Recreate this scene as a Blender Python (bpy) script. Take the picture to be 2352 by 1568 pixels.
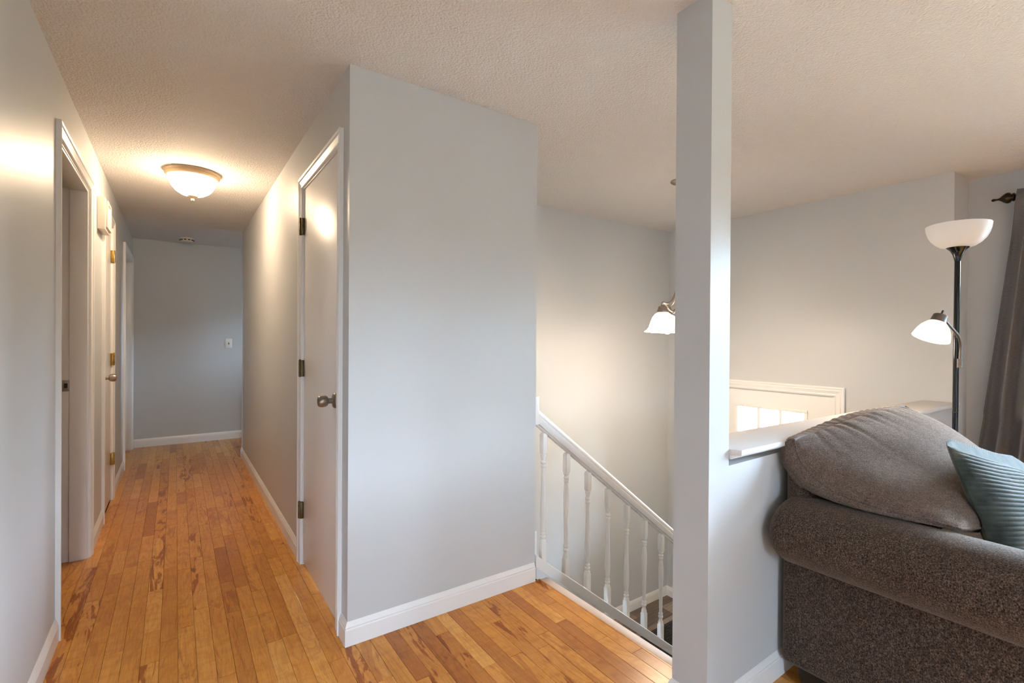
import bpy, bmesh, math, random
from mathutils import Vector, Matrix, noise

for o in list(bpy.data.objects):
    bpy.data.objects.remove(o, do_unlink=True)
SC = bpy.context.scene
COL = SC.collection
PI = math.pi

# ------------------------------------------------------------------ camera
F_PX, YAW, ROLL, PITCH = 1116.36, 0.6055, 0.0063, -0.0042
CAM_H = 1.22
CEIL = 2.305
cam_d = bpy.data.cameras.new('camera')
cam_d.sensor_width = 36.0
cam_d.lens = 36.0 * F_PX / 2352.0
cam_d.clip_start = 0.02
cam = bpy.data.objects.new('camera', cam_d)
COL.objects.link(cam)
fh = Vector((math.sin(YAW), math.cos(YAW), 0))
R_ = Vector((math.cos(YAW), -math.sin(YAW), 0))
fw = fh * math.cos(PITCH) + Vector((0, 0, 1)) * math.sin(PITCH)
up = R_.cross(fw)
cx = R_ * math.cos(ROLL) + up * math.sin(ROLL)
cy = up * math.cos(ROLL) - R_ * math.sin(ROLL)
m = Matrix.Identity(4)
for i in range(3):
    m[i][0], m[i][1], m[i][2] = cx[i], cy[i], -fw[i]
m[2][3] = CAM_H
cam.matrix_world = m
SC.camera = cam

# ------------------------------------------------------------------ sky, daylight, exposure
SC.view_settings.view_transform = 'Standard'
SC.view_settings.look = 'None'
SC.view_settings.exposure = 1.70
SC.view_settings.gamma = 1.0
SC.view_settings.use_curve_mapping = False
SC.cycles.use_denoising = True
SC.cycles.max_bounces = 8
SC.cycles.diffuse_bounces = 5
SC.cycles.glossy_bounces = 4
SC.cycles.sample_clamp_indirect = 6.0
SKY = 37.0
world = bpy.data.worlds.new('overcast_sky')
SC.world = world
world.use_nodes = True
wn = world.node_tree
bg = wn.nodes['Background']
bg.inputs['Color'].default_value = (0.585, 0.785, 1.0, 1)
bg.inputs['Strength'].default_value = SKY

def portal(name, loc, rot, sx, sy):
    l = bpy.data.lights.new(name, 'AREA')
    l.shape = 'RECTANGLE'
    l.size, l.size_y = sx, sy
    l.cycles.is_portal = True
    o = bpy.data.objects.new(name, l)
    COL.objects.link(o)
    o.location = loc
    o.rotation_euler = rot
    return o

WY0, WY1, WZ0, WZ1 = -2.05, 0.42, 0.50, 2.04      # picture window in the front wall
RX0, RX1, RZ0, RZ1 = 3.2, 3.5, 1.05, 2.00         # added unseen rear window for fill daylight
portal('daylight_front_window', (4.44, (WY0 + WY1) / 2, (WZ0 + WZ1) / 2), (0, PI / 2, 0), WZ1 - WZ0, WY1 - WY0)
portal('daylight_added_rear_window', ((RX0 + RX1) / 2, -3.66, (RZ0 + RZ1) / 2), (PI / 2, 0, 0), RX1 - RX0, RZ1 - RZ0)

QX0, QX1, QZ0, QZ1 = -0.30, 0.08, 0.03, 2.04      # added unseen patio door, sends daylight down the hall
portal('daylight_added_patio_door', ((QX0 + QX1) / 2, -3.66, (QZ0 + QZ1) / 2), (PI / 2, 0, 0), QX1 - QX0, QZ1 - QZ0)
BY0, BY1, BZ0, BZ1 = 5.95, 6.25, 1.25, 1.9           # added unseen bedroom window, brightens the far hall
portal('daylight_added_bedroom_window', (-3.46, (BY0 + BY1) / 2, (BZ0 + BZ1) / 2), (0, -PI / 2, 0), BZ1 - BZ0, BY1 - BY0)

AY0, AY1, AZ0, AZ1 = 5.90, 6.22, 1.1, 1.75         # added unseen window round the corner, brightens the end wall
portal('daylight_added_corner_window', (2.16, (AY0 + AY1) / 2, (AZ0 + AZ1) / 2), (0, PI / 2, 0), AZ1 - AZ0, AY1 - AY0)

# ------------------------------------------------------------------ helpers
class MB:
    def __init__(s):
        s.v, s.f, s.uv = [], [], None

    def box(s, x0, x1, y0, y1, z0, z1):
        return s.prism([(x0, y0), (x1, y0), (x1, y1), (x0, y1)], z0, z1)

    def prism(s, poly, z0, z1):
        b = len(s.v)
        n = len(poly)
        s.v += [(p[0], p[1], z0) for p in poly] + [(p[0], p[1], z1) for p in poly]
        s.f.append(tuple(range(b + n - 1, b - 1, -1)))
        s.f.append(tuple(range(b + n, b + 2 * n)))
        for i in range(n):
            j = (i + 1) % n
            s.f.append((b + i, b + j, b + n + j, b + n + i))
        return s

    def extrude(s, prof, p0, p1, ax_a, ax_b, m0=0.0, m1=0.0):
        """profile (a, b) swept p0 to p1; a along ax_a, b along ax_b; mitred ends"""
        p0, p1, A, B = Vector(p0), Vector(p1), Vector(ax_a), Vector(ax_b)
        d = (p1 - p0).normalized()
        b = len(s.v)
        n = len(prof)
        s.v += [tuple(p0 + A * a + B * c + d * (m0 * a)) for a, c in prof]
        s.v += [tuple(p1 + A * a + B * c + d * (m1 * a)) for a, c in prof]
        s.f.append(tuple(range(b + n - 1, b - 1, -1)))
        s.f.append(tuple(range(b + n, b + 2 * n)))
        for i in range(n):
            j = (i + 1) % n
            s.f.append((b + i, b + j, b + n + j, b + n + i))
        return s

    def lathe(s, prof, org=(0, 0, 0), axis=(0, 0, 1), seg=24):
        """prof: (r, h) pairs along the axis"""
        ax = Vector(axis).normalized()
        t = Vector((1, 0, 0)) if abs(ax.x) < 0.9 else Vector((0, 1, 0))
        u = ax.cross(t).normalized()
        w = ax.cross(u)
        o = Vector(org)
        b = len(s.v)
        rings = []
        for r, h in prof:
            if r < 1e-6:
                rings.append([len(s.v)])
                s.v.append(tuple(o + ax * h))
            else:
                ids = []
                for k in range(seg):
                    a = 2 * PI * k / seg
                    ids.append(len(s.v))
                    s.v.append(tuple(o + ax * h + u * (r * math.cos(a)) + w * (r * math.sin(a))))
                rings.append(ids)
        for a, c in zip(rings, rings[1:]):
            if len(a) == 1 and len(c) == 1:
                continue
            for k in range(seg):
                j = (k + 1) % seg
                if len(a) == 1:
                    s.f.append((a[0], c[j], c[k]))
                elif len(c) == 1:
                    s.f.append((a[k], a[j], c[0]))
                else:
                    s.f.append((a[k], a[j], c[j], c[k]))
        return s

    def tube(s, path, rad, seg=10, cap=True):
        P = [Vector(p) for p in path]
        n = len(P)
        rads = rad if isinstance(rad, (list, tuple)) else [rad] * n
        t0 = (P[1] - P[0]).normalized()
        ref = Vector((0, 0, 1)) if abs(t0.z) < 0.9 else Vector((1, 0, 0))
        u = t0.cross(ref).normalized()
        rings = []
        for i in range(n):
            t = (P[min(i + 1, n - 1)] - P[max(i - 1, 0)]).normalized()
            u = (u - t * u.dot(t)).normalized()
            w = t.cross(u)
            ids = []
            for k in range(seg):
                a = 2 * PI * k / seg
                ids.append(len(s.v))
                s.v.append(tuple(P[i] + (u * math.cos(a) + w * math.sin(a)) * rads[i]))
            rings.append(ids)
        for a, c in zip(rings, rings[1:]):
            for k in range(seg):
                j = (k + 1) % seg
                s.f.append((a[k], a[j], c[j], c[k]))
        if cap:
            s.f.append(tuple(reversed(rings[0])))
            s.f.append(tuple(rings[-1]))
        return s

    def grid(s, fn, nu, nv, close_u=False):
        b = len(s.v)
        uv = []
        for j in range(nv + 1):
            for i in range(nu + 1):
                s.v.append(tuple(fn(i / nu, j / nv)))
                uv.append((i / nu, j / nv))
        for j in range(nv):
            for i in range(nu):
                a = b + j * (nu + 1) + i
                s.f.append((a, a + 1, a + nu + 2, a + nu + 1))
        return s

    def build(s, name, mat, parent=None, bevel=0.0, seg=2, smooth=None, weld=False, loc=None):
        me = bpy.data.meshes.new(name)
        me.from_pydata(s.v, [], s.f)
        bm = bmesh.new()
        bm.from_mesh(me)
        if weld:
            bmesh.ops.remove_doubles(bm, verts=bm.verts, dist=1e-5)
        bmesh.ops.recalc_face_normals(bm, faces=bm.faces)
        if bevel:
            es = [e for e in bm.edges if len(e.link_faces) == 2 and e.calc_face_angle(0) > 0.6]
            bmesh.ops.bevel(bm, geom=es, offset=bevel, segments=seg, affect='EDGES', profile=0.5, clamp_overlap=True)
        bm.to_mesh(me)
        bm.free()
        if smooth is None:
            smooth = 35 if bevel else None
        if smooth:
            me.shade_smooth()
            me.set_sharp_from_angle(angle=math.radians(smooth))
        if mat:
            me.materials.append(mat)
        o = bpy.data.objects.new(name, me)
        COL.objects.link(o)
        if parent:
            o.parent = parent
        if loc:
            o.location = loc
        return o

def tag(o, label, cat=None, group=None, kind=None):
    o['label'] = label
    if cat:
        o['category'] = cat
    if group:
        o['group'] = group
    if kind:
        o['kind'] = kind
    return o

def empty(name, label, cat, group=None, kind=None, loc=(0, 0, 0)):
    o = bpy.data.objects.new(name, None)
    COL.objects.link(o)
    o.empty_display_size = 0.05
    tag(o, label, cat, group, kind)
    o.location = loc
    bpy.context.view_layer.update()
    return o

def put(parent, *children):
    """parent world-space meshes under an empty, keeping them where they are"""
    off = Matrix.Translation(-Vector(parent.location))
    for c in children:
        c.data.transform(off)
        c.parent = parent

def struct(o, label):
    o['kind'] = 'structure'
    o['label'] = label
    return o

def push_out(verts, others, gap=0.003):
    """move soft-furnishing vertices off the surfaces they rest against"""
    from mathutils.bvhtree import BVHTree
    for o in others:
        off = Vector((0, 0, 0))
        p = o
        while p is not None:
            off += Vector(p.location)
            p = p.parent
        me_ = o.data
        t = BVHTree.FromPolygons([v.co + off for v in me_.vertices], [tuple(q.vertices) for q in me_.polygons])
        for i, v in enumerate(verts):
            v = Vector(v)
            loc, nrm, _, d = t.find_nearest(v, 0.25)
            if loc is not None and (v - loc).dot(nrm) < gap:
                n2 = nrm if d < 1e-5 or (v - loc).dot(nrm) > 0 else (loc - v).normalized()
                verts[i] = tuple(loc + n2 * gap)

def lerp(a, b, t):
    return a + (b - a) * t

def bez(pts, n=16):
    """Catmull-Rom through pts"""
    P = [Vector(p) for p in pts]
    P = [P[0] * 2 - P[1]] + P + [P[-1] * 2 - P[-2]]
    out = []
    for i in range(1, len(P) - 2):
        for k in range(n):
            t = k / n
            a, b, c, d = P[i - 1], P[i], P[i + 1], P[i + 2]
            out.append(0.5 * ((2 * b) + (c - a) * t + (2 * a - 5 * b + 4 * c - d) * t * t + (3 * b - a - 3 * c + d) * t ** 3))
    out.append(P[-2])
    return out

# ------------------------------------------------------------------ materials
def mat(name, col, rough=0.5, metal=0.0, spec=0.5, coat=0.0):
    M = bpy.data.materials.new(name)
    M.use_nodes = True
    b = M.node_tree.nodes['Principled BSDF']
    b.inputs['Base Color'].default_value = (*col, 1)
    b.inputs['Roughness'].default_value = rough
    b.inputs['Metallic'].default_value = metal
    b.inputs['Specular IOR Level'].default_value = spec
    if coat:
        b.inputs['Coat Weight'].default_value = coat
        b.inputs['Coat Roughness'].default_value = 0.15
    return M

def nodes(M):
    nt = M.node_tree
    return nt, nt.nodes['Principled BSDF']

def N(nt, typ, **kw):
    n = nt.nodes.new(typ)
    for k, v in kw.items():
        if k in n.inputs:
            n.inputs[k].default_value = v
        else:
            setattr(n, k, v)
    return n

def coords(nt, scale=(1, 1, 1), which='Object'):
    t = N(nt, 'ShaderNodeTexCoord')
    mp = N(nt, 'ShaderNodeMapping')
    mp.inputs['Scale'].default_value = scale
    nt.links.new(t.outputs[which], mp.inputs['Vector'])
    return mp.outputs['Vector']

def pos(nt, scale=(1, 1, 1)):
    t = N(nt, 'ShaderNodeNewGeometry')
    mp = N(nt, 'ShaderNodeMapping')
    mp.inputs['Scale'].default_value = scale
    nt.links.new(t.outputs['Position'], mp.inputs['Vector'])
    return mp.outputs['Vector']

def bump(nt, b, height, strength, dist):
    n = N(nt, 'ShaderNodeBump')
    n.inputs['Strength'].default_value = strength
    n.inputs['Distance'].default_value = dist
    nt.links.new(height, n.inputs['Height'])
    nt.links.new(n.outputs['Normal'], b.inputs['Normal'])
    return n

def ramp(nt, fac, stops, interp='LINEAR'):
    r = N(nt, 'ShaderNodeValToRGB')
    cr = r.color_ramp
    cr.interpolation = interp
    while len(cr.elements) < len(stops):
        cr.elements.new(0.5)
    for e, (p, c) in zip(cr.elements, stops):
        e.position = p
        e.color = (*c, 1) if len(c) == 3 else c
    nt.links.new(fac, r.inputs['Fac'])
    return r.outputs['Color']

def painted(name, col, rough, scale, strength, dist, spec=0.5, detail=3):
    M = mat(name, col, rough, 0, spec)
    nt, b = nodes(M)
    nz = N(nt, 'ShaderNodeTexNoise', Scale=scale, Detail=detail, Roughness=0.55)
    nt.links.new(pos(nt), nz.inputs['Vector'])
    bump(nt, b, nz.outputs['Fac'], strength, dist)
    return M

M_WALL = painted('wall_paint_pale_grey', (0.565, 0.573, 0.583), 0.40, 190, 0.12, 0.0015, 0.27)
M_TRIM = painted('trim_paint_white', (0.83, 0.82, 0.815), 0.30, 60, 0.03, 0.001, 0.5)
M_DOORW = painted('door_paint_white', (0.85, 0.835, 0.825), 0.30, 120, 0.10, 0.001, 0.5)
M_LEDGE = painted('ledge_paint_white', (0.66, 0.635, 0.62), 0.6, 60, 0.05, 0.001, 0.2)
M_NOSE = painted('worn_white_nosing', (0.72, 0.62, 0.58), 0.45, 40, 0.1, 0.001)

def m_ceiling():
    M = mat('ceiling_textured_plaster', (0.73, 0.695, 0.675), 0.8, 0, 0.3)
    nt, b = nodes(M)
    v = pos(nt)
    n1 = N(nt, 'ShaderNodeTexNoise', Scale=165, Detail=3, Roughness=0.6)
    n2 = N(nt, 'ShaderNodeTexVoronoi', Scale=125)
    n2.feature = 'SMOOTH_F1'
    n3 = N(nt, 'ShaderNodeTexNoise', Scale=48, Detail=2)
    for n in (n1, n2, n3):
        nt.links.new(v, n.inputs['Vector'])
    a = N(nt, 'ShaderNodeMath', operation='SUBTRACT')
    nt.links.new(n1.outputs['Fac'], a.inputs[0])
    nt.links.new(n2.outputs['Distance'], a.inputs[1])
    a2 = N(nt, 'ShaderNodeMath', operation='MULTIPLY_ADD')
    nt.links.new(n3.outputs['Fac'], a2.inputs[0])
    a2.inputs[1].default_value = 0.4
    nt.links.new(a.outputs[0], a2.inputs[2])
    bump(nt, b, a2.outputs[0], 0.9, 0.0045)
    return M
M_CEIL = m_ceiling()

def m_plank():
    M = mat('maple_strip_floor', (0.6, 0.3, 0.12), 0.3, 0, 0.35, coat=0.06)
    nt, b = nodes(M)
    L = nt.links.new
    at = N(nt, 'ShaderNodeAttribute', attribute_name='tone')
    sep = N(nt, 'ShaderNodeSeparateColor')
    L(at.outputs['Color'], sep.inputs[0])
    tone, seed, heart = sep.outputs[0], sep.outputs[1], sep.outputs[2]
    geo = N(nt, 'ShaderNodeNewGeometry')
    off = N(nt, 'ShaderNodeCombineXYZ')
    mu = N(nt, 'ShaderNodeMath', operation='MULTIPLY')
    L(seed, mu.inputs[0]); mu.inputs[1].default_value = 37.0
    L(mu.outputs[0], off.inputs[0]); L(mu.outputs[0], off.inputs[2])
    add = N(nt, 'ShaderNodeVectorMath', operation='ADD')
    L(geo.outputs['Position'], add.inputs[0]); L(off.outputs[0], add.inputs[1])
    def mapped(sc):
        mp = N(nt, 'ShaderNodeMapping')
        mp.inputs['Scale'].default_value = sc
        L(add.outputs[0], mp.inputs['Vector'])
        return mp.outputs['Vector']
    base = ramp(nt, tone, [(0.0, (0.46, 0.165, 0.028)), (0.3, (0.61, 0.255, 0.046)), (0.6, (0.70, 0.315, 0.062)), (0.85, (0.77, 0.375, 0.088)), (1.0, (0.83, 0.46, 0.135))])
    # cathedral grain
    g = N(nt, 'ShaderNodeTexNoise', Scale=1.0, Detail=2, Roughness=0.5, Distortion=0.4)
    L(mapped((8, 1.3, 1)), g.inputs['Vector'])
    gs = N(nt, 'ShaderNodeMath', operation='MULTIPLY'); L(g.outputs['Fac'], gs.inputs[0]); gs.inputs[1].default_value = 90.0
    sn = N(nt, 'ShaderNodeMath', operation='SINE'); L(gs.outputs[0], sn.inputs[0])
    f = N(nt, 'ShaderNodeTexNoise', Scale=1.0, Detail=5, Roughness=0.65)
    L(mapped((260, 7, 1)), f.inputs['Vector'])
    bl = N(nt, 'ShaderNodeTexNoise', Scale=1.0, Detail=3, Roughness=0.6, Distortion=1.2)
    L(mapped((12, 4.5, 1)), bl.inputs['Vector'])
    def shade(col, fac, amount, dark):
        mx = N(nt, 'ShaderNodeMix', data_type='RGBA', blend_type='MULTIPLY')
        L(col, mx.inputs[6]); mx.inputs[7].default_value = (*dark, 1)
        mm = N(nt, 'ShaderNodeMath', operation='MULTIPLY', use_clamp=True); L(fac, mm.inputs[0]); mm.inputs[1].default_value = amount
        L(mm.outputs[0], mx.inputs[0])
        return mx.outputs[2]
    mr = N(nt, 'ShaderNodeMapRange'); L(sn.outputs[0], mr.inputs[0]); mr.inputs[1].default_value = 0.2; mr.inputs[2].default_value = 1.0
    c = shade(base, mr.outputs[0], 0.30, (0.66, 0.48, 0.32))
    cu_ = N(nt, 'ShaderNodeTexNoise', Scale=1.0, Detail=2, Roughness=0.5, Distortion=0.6)
    L(mapped((7, 30, 1)), cu_.inputs['Vector'])
    mrc = N(nt, 'ShaderNodeMapRange'); L(cu_.outputs['Fac'], mrc.inputs[0]); mrc.inputs[1].default_value = 0.42; mrc.inputs[2].default_value = 0.72
    c = shade(c, mrc.outputs[0], 0.32, (0.66, 0.48, 0.30))
    po = N(nt, 'ShaderNodeTexNoise', Scale=1.0, Detail=1, Roughness=0.4)
    L(mapped((520, 26, 1)), po.inputs['Vector'])
    mrp = N(nt, 'ShaderNodeMapRange'); L(po.outputs['Fac'], mrp.inputs[0]); mrp.inputs[1].default_value = 0.62; mrp.inputs[2].default_value = 0.75
    c = shade(c, mrp.outputs[0], 0.45, (0.5, 0.36, 0.24))
    mr2 = N(nt, 'ShaderNodeMapRange'); L(f.outputs['Fac'], mr2.inputs[0]); mr2.inputs[1].default_value = 0.45; mr2.inputs[2].default_value = 0.75
    c = shade(c, mr2.outputs[0], 0.55, (0.62, 0.50, 0.40))
    mr3 = N(nt, 'ShaderNodeMapRange'); L(bl.outputs['Fac'], mr3.inputs[0]); mr3.inputs[1].default_value = 0.48; mr3.inputs[2].default_value = 0.72
    c = shade(c, mr3.outputs[0], 0.42, (0.68, 0.52, 0.34))
    # dark heartwood figure on some boards
    hb = N(nt, 'ShaderNodeTexNoise', Scale=1.0, Detail=4, Roughness=0.62, Distortion=1.6)
    L(mapped((17, 2.7, 1)), hb.inputs['Vector'])
    mr4 = N(nt, 'ShaderNodeMapRange'); L(hb.outputs['Fac'], mr4.inputs[0]); mr4.inputs[1].default_value = 0.53; mr4.inputs[2].default_value = 0.575
    hm = N(nt, 'ShaderNodeMath', operation='MULTIPLY'); L(mr4.outputs[0], hm.inputs[0]); L(heart, hm.inputs[1])
    c = shade(c, hm.outputs[0], 0.95, (0.50, 0.30, 0.14))
    L(c, b.inputs['Base Color'])
    rr = N(nt, 'ShaderNodeMapRange'); L(f.outputs['Fac'], rr.inputs[0]); rr.inputs[3].default_value = 0.24; rr.inputs[4].default_value = 0.36
    L(rr.outputs[0], b.inputs['Roughness'])
    bump(nt, b, f.outputs['Fac'], 0.06, 0.001)
    return M
M_PLANK = m_plank()
M_SUB = mat('dark_subfloor', (0.05, 0.022, 0.008), 0.8)

def m_vinyl():
    M = mat('grey_brown_vinyl_plank', (0.24, 0.19, 0.15), 0.5)
    nt, b = nodes(M)
    at = N(nt, 'ShaderNodeAttribute', attribute_name='tone')
    sep = N(nt, 'ShaderNodeSeparateColor'); nt.links.new(at.outputs['Color'], sep.inputs[0])
    base = ramp(nt, sep.outputs[0], [(0, (0.13, 0.095, 0.07)), (0.5, (0.25, 0.195, 0.15)), (1, (0.36, 0.30, 0.24))])
    n = N(nt, 'ShaderNodeTexNoise', Scale=1, Detail=5, Roughness=0.7)
    nt.links.new(pos(nt, (7, 70, 1)), n.inputs['Vector'])
    mx = N(nt, 'ShaderNodeMix', data_type='RGBA', blend_type='MULTIPLY')
    mx.inputs[0].default_value = 0.8
    nt.links.new(base, mx.inputs[6])
    nt.links.new(ramp(nt, n.outputs['Fac'], [(0.3, (0.45, 0.42, 0.40)), (0.7, (1.1, 1.1, 1.1))]), mx.inputs[7])
    nt.links.new(mx.outputs[2], b.inputs['Base Color'])
    return M
M_VINYL = m_vinyl()

def m_fabric(name, dark, mid, light, scale=(1, 1, 1), dots=0.5):
    """knobbly chenille weave: rows of small dark pits in a mottled yarn"""
    M = mat(name, mid, 0.9, 0, 0.15)
    nt, b = nodes(M)
    L = nt.links.new
    b.inputs['Sheen Weight'].default_value = 0.18
    b.inputs['Sheen Roughness'].default_value = 0.5
    b.inputs['Sheen Tint'].default_value = (1.0, 0.85, 0.72, 1)
    v = coords(nt, scale)
    n1 = N(nt, 'ShaderNodeTexNoise', Scale=300, Detail=2, Roughness=0.7); L(v, n1.inputs['Vector'])
    n2 = N(nt, 'ShaderNodeTexVoronoi', Scale=122); L(v, n2.inputs['Vector'])
    n2.inputs['Randomness'].default_value = 0.7
    n3 = N(nt, 'ShaderNodeTexNoise', Scale=60, Detail=4, Roughness=0.6); L(v, n3.inputs['Vector'])
    c = ramp(nt, n1.outputs['Fac'], [(0.30, dark), (0.5, mid), (0.72, light)])
    d = N(nt, 'ShaderNodeMapRange'); L(n2.outputs['Distance'], d.inputs[0]); d.inputs[1].default_value = 0.14; d.inputs[2].default_value = 0.30
    mx = N(nt, 'ShaderNodeMix', data_type='RGBA', blend_type='MULTIPLY')
    mx.inputs[0].default_value = dots
    L(c, mx.inputs[6])
    L(ramp(nt, d.outputs[0], [(0.0, (0.16, 0.13, 0.12)), (1.0, (1, 1, 1))]), mx.inputs[7])
    mx2 = N(nt, 'ShaderNodeMix', data_type='RGBA', blend_type='MULTIPLY')
    mx2.inputs[0].default_value = 0.6
    L(mx.outputs[2], mx2.inputs[6])
    L(ramp(nt, n3.outputs['Fac'], [(0.35, (0.62, 0.60, 0.58)), (0.65, (1.12, 1.12, 1.12))]), mx2.inputs[7])
    L(mx2.outputs[2], b.inputs['Base Color'])
    s = N(nt, 'ShaderNodeMath', operation='MULTIPLY_ADD')
    L(n1.outputs['Fac'], s.inputs[0]); s.inputs[1].default_value = 0.6; L(d.outputs[0], s.inputs[2])
    bump(nt, b, s.outputs[0], 0.6, 0.002)
    return M
M_SOFA = m_fabric('brown_chenille', (0.016, 0.009, 0.006), (0.070, 0.044, 0.032), (0.20, 0.145, 0.115), (1, 1, 0.75), 0.9)
M_CUSH = m_fabric('taupe_knit_chenille', (0.060, 0.041, 0.033), (0.13, 0.092, 0.074), (0.23, 0.172, 0.142), (1, 1, 1.3), 0.5)
M_PIPE_LIT = mat('daylight_tinted_piping', (0.20, 0.185, 0.19), 0.9)  # cushion piping, cool daylight on the top seam painted into its colour

def m_teal():
    M = mat('teal_corduroy', (0.17, 0.235, 0.235), 0.85, 0, 0.2)
    nt, b = nodes(M)
    b.inputs['Sheen Weight'].default_value = 0.25
    b.inputs['Sheen Roughness'].default_value = 0.4
    n = N(nt, 'ShaderNodeTexNoise', Scale=14, Detail=4, Roughness=0.6)
    nt.links.new(coords(nt), n.inputs['Vector'])
    c = ramp(nt, n.outputs['Fac'], [(0.3, (0.028, 0.036, 0.033)), (0.55, (0.062, 0.071, 0.062)), (0.75, (0.135, 0.13, 0.102))])
    nt.links.new(c, b.inputs['Base Color'])
    n2 = N(nt, 'ShaderNodeTexNoise', Scale=500, Detail=2)
    nt.links.new(coords(nt), n2.inputs['Vector'])
    bump(nt, b, n2.outputs['Fac'], 0.3, 0.001)
    return M
M_TEAL = m_teal()

def m_curtain():
    M = mat('grey_linen_curtain', (0.12, 0.115, 0.12), 0.85, 0, 0.2)
    nt, b = nodes(M)
    n = N(nt, 'ShaderNodeTexNoise', Scale=1, Detail=4, Roughness=0.7)
    nt.links.new(pos(nt, (300, 300, 900)), n.inputs['Vector'])
    n2 = N(nt, 'ShaderNodeTexNoise', Scale=1, Detail=3, Roughness=0.7)
    nt.links.new(pos(nt, (60, 60, 700)), n2.inputs['Vector'])
    a = N(nt, 'ShaderNodeMath', operation='ADD')
    nt.links.new(n.outputs['Fac'], a.inputs[0]); nt.links.new(n2.outputs['Fac'], a.inputs[1])
    h = N(nt, 'ShaderNodeMath', operation='MULTIPLY'); h.inputs[1].default_value = 0.5
    nt.links.new(a.outputs[0], h.inputs[0])
    c = ramp(nt, h.outputs[0], [(0.35, (0.10, 0.095, 0.102)), (0.65, (0.23, 0.215, 0.218))])
    nt.links.new(c, b.inputs['Base Color'])
    return M
M_CURT = m_curtain()

M_NICKEL = mat('brushed_nickel', (0.42, 0.36, 0.31), 0.34, 1.0)
M_PEWTER = mat('aged_pewter', (0.30, 0.265, 0.235), 0.32, 1.0)
M_HINGE = mat('antique_brass_dark', (0.13, 0.092, 0.045), 0.45, 1.0)
M_BRASS = mat('worn_brass', (0.42, 0.25, 0.065), 0.35, 1.0)
M_BLACKM = mat('gloss_black_metal', (0.006, 0.006, 0.008), 0.10, 0.0, 0.5)
M_GUNMET = mat('grey_plastic_metal', (0.16, 0.135, 0.12), 0.35, 0.6)
M_BRONZE = mat('oil_rubbed_bronze', (0.06, 0.042, 0.03), 0.25, 0.9)
M_BLACKLEG = mat('black_wood_leg', (0.006, 0.005, 0.004), 0.5)
M_PLAST = mat('warm_white_plastic', (0.78, 0.70, 0.62), 0.4)
M_STEP = mat('dark_stained_step', (0.035, 0.022, 0.014), 0.6)
M_PLATE = mat('white_plastic_plate', (0.80, 0.78, 0.75), 0.35)
M_DARK = mat('dark_slot', (0.02, 0.018, 0.016), 0.6)
M_TAUPE = mat('taupe_metal_pan', (0.52, 0.40, 0.27), 0.35, 0.4)
M_GROUND = painted('dry_lawn', (0.15, 0.135, 0.10), 0.9, 3, 0.3, 0.05)
M_ASPH = mat('driveway', (0.3, 0.3, 0.3), 0.9)

def m_mat():
    M = mat('black_ribbed_mat', (0.012, 0.012, 0.013), 0.9)
    nt, b = nodes(M)
    w = N(nt, 'ShaderNodeTexNoise', Scale=90, Detail=3)
    nt.links.new(pos(nt, (1, 0.35, 1)), w.inputs['Vector'])
    nt.links.new(ramp(nt, w.outputs['Fac'], [(0.4, (0.006, 0.006, 0.007)), (0.7, (0.05, 0.05, 0.052))]), b.inputs['Base Color'])
    bump(nt, b, w.outputs['Fac'], 0.8, 0.004)
    return M
M_MAT = m_mat()

def m_glow(name, col, strength, base=(0.85, 0.82, 0.78), veins=True):
    M = mat(name, base, 0.25)
    nt, b = nodes(M)
    b.inputs['Emission Color'].default_value = (*col, 1)
    b.inputs['Emission Strength'].default_value = strength
    if veins:
        n = N(nt, 'ShaderNodeTexNoise', Scale=16, Detail=4, Roughness=0.6, Distortion=1.5)
        nt.links.new(coords(nt), n.inputs['Vector'])
        c = ramp(nt, n.outputs['Fac'], [(0.35, tuple(x * 0.72 for x in col)), (0.6, col)])
        nt.links.new(c, b.inputs['Emission Color'])
    return M
WARM = (1.0, 0.80, 0.56)
M_DOME = m_glow('lit_alabaster_dome', (1.0, 0.76, 0.50), 27.0)
M_SHADE = m_glow('lit_alabaster_shade', (1.0, 0.82, 0.62), 1.3)
M_BULB = m_glow('lit_bulb', (1.0, 0.85, 0.65), 14.0, veins=False)
M_READ = m_glow('lit_white_plastic_shade', (1.0, 0.86, 0.66), 0.55, veins=False)
M_TORCH = mat('white_plastic_bowl', (0.86, 0.85, 0.85), 0.35)

def m_glass():
    M = bpy.data.materials.new('clear_window_glass')
    M.use_nodes = True
    nt = M.node_tree
    for n in list(nt.nodes):
        nt.nodes.remove(n)
    out = N(nt, 'ShaderNodeOutputMaterial')
    tr = N(nt, 'ShaderNodeBsdfTransparent')
    gl = N(nt, 'ShaderNodeBsdfGlossy')
    gl.inputs['Roughness'].default_value = 0.02
    mx = N(nt, 'ShaderNodeMixShader')
    fr = N(nt, 'ShaderNodeFresnel')
    fr.inputs['IOR'].default_value = 1.45
    nt.links.new(fr.outputs[0], mx.inputs[0])
    nt.links.new(tr.outputs[0], mx.inputs[1])
    nt.links.new(gl.outputs[0], mx.inputs[2])
    nt.links.new(mx.outputs[0], out.inputs['Surface'])
    return M
M_GLASS = m_glass()

# ------------------------------------------------------------------ plan dimensions
XL, XR = -0.393, 0.564            # hall walls
YP, XP = 1.952, 1.500             # partition face and its free end
YE = 6.755                        # hall end wall
YR = 5.70                         # where the right hall wall stops
YS, XD = 3.113, 4.064             # stairwell back wall, front door wall
YJ, XW = 0.945, 4.370             # jog and window wall
YB = -3.60                        # rear wall
ZL = -1.330                       # entry landing
T = 0.115
PX0, PX1, PY0, PY1 = 1.367, 1.4757, 0.893, 1.0226   # pillar
XN = 1.533                        # floor edge at the stairs

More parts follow.
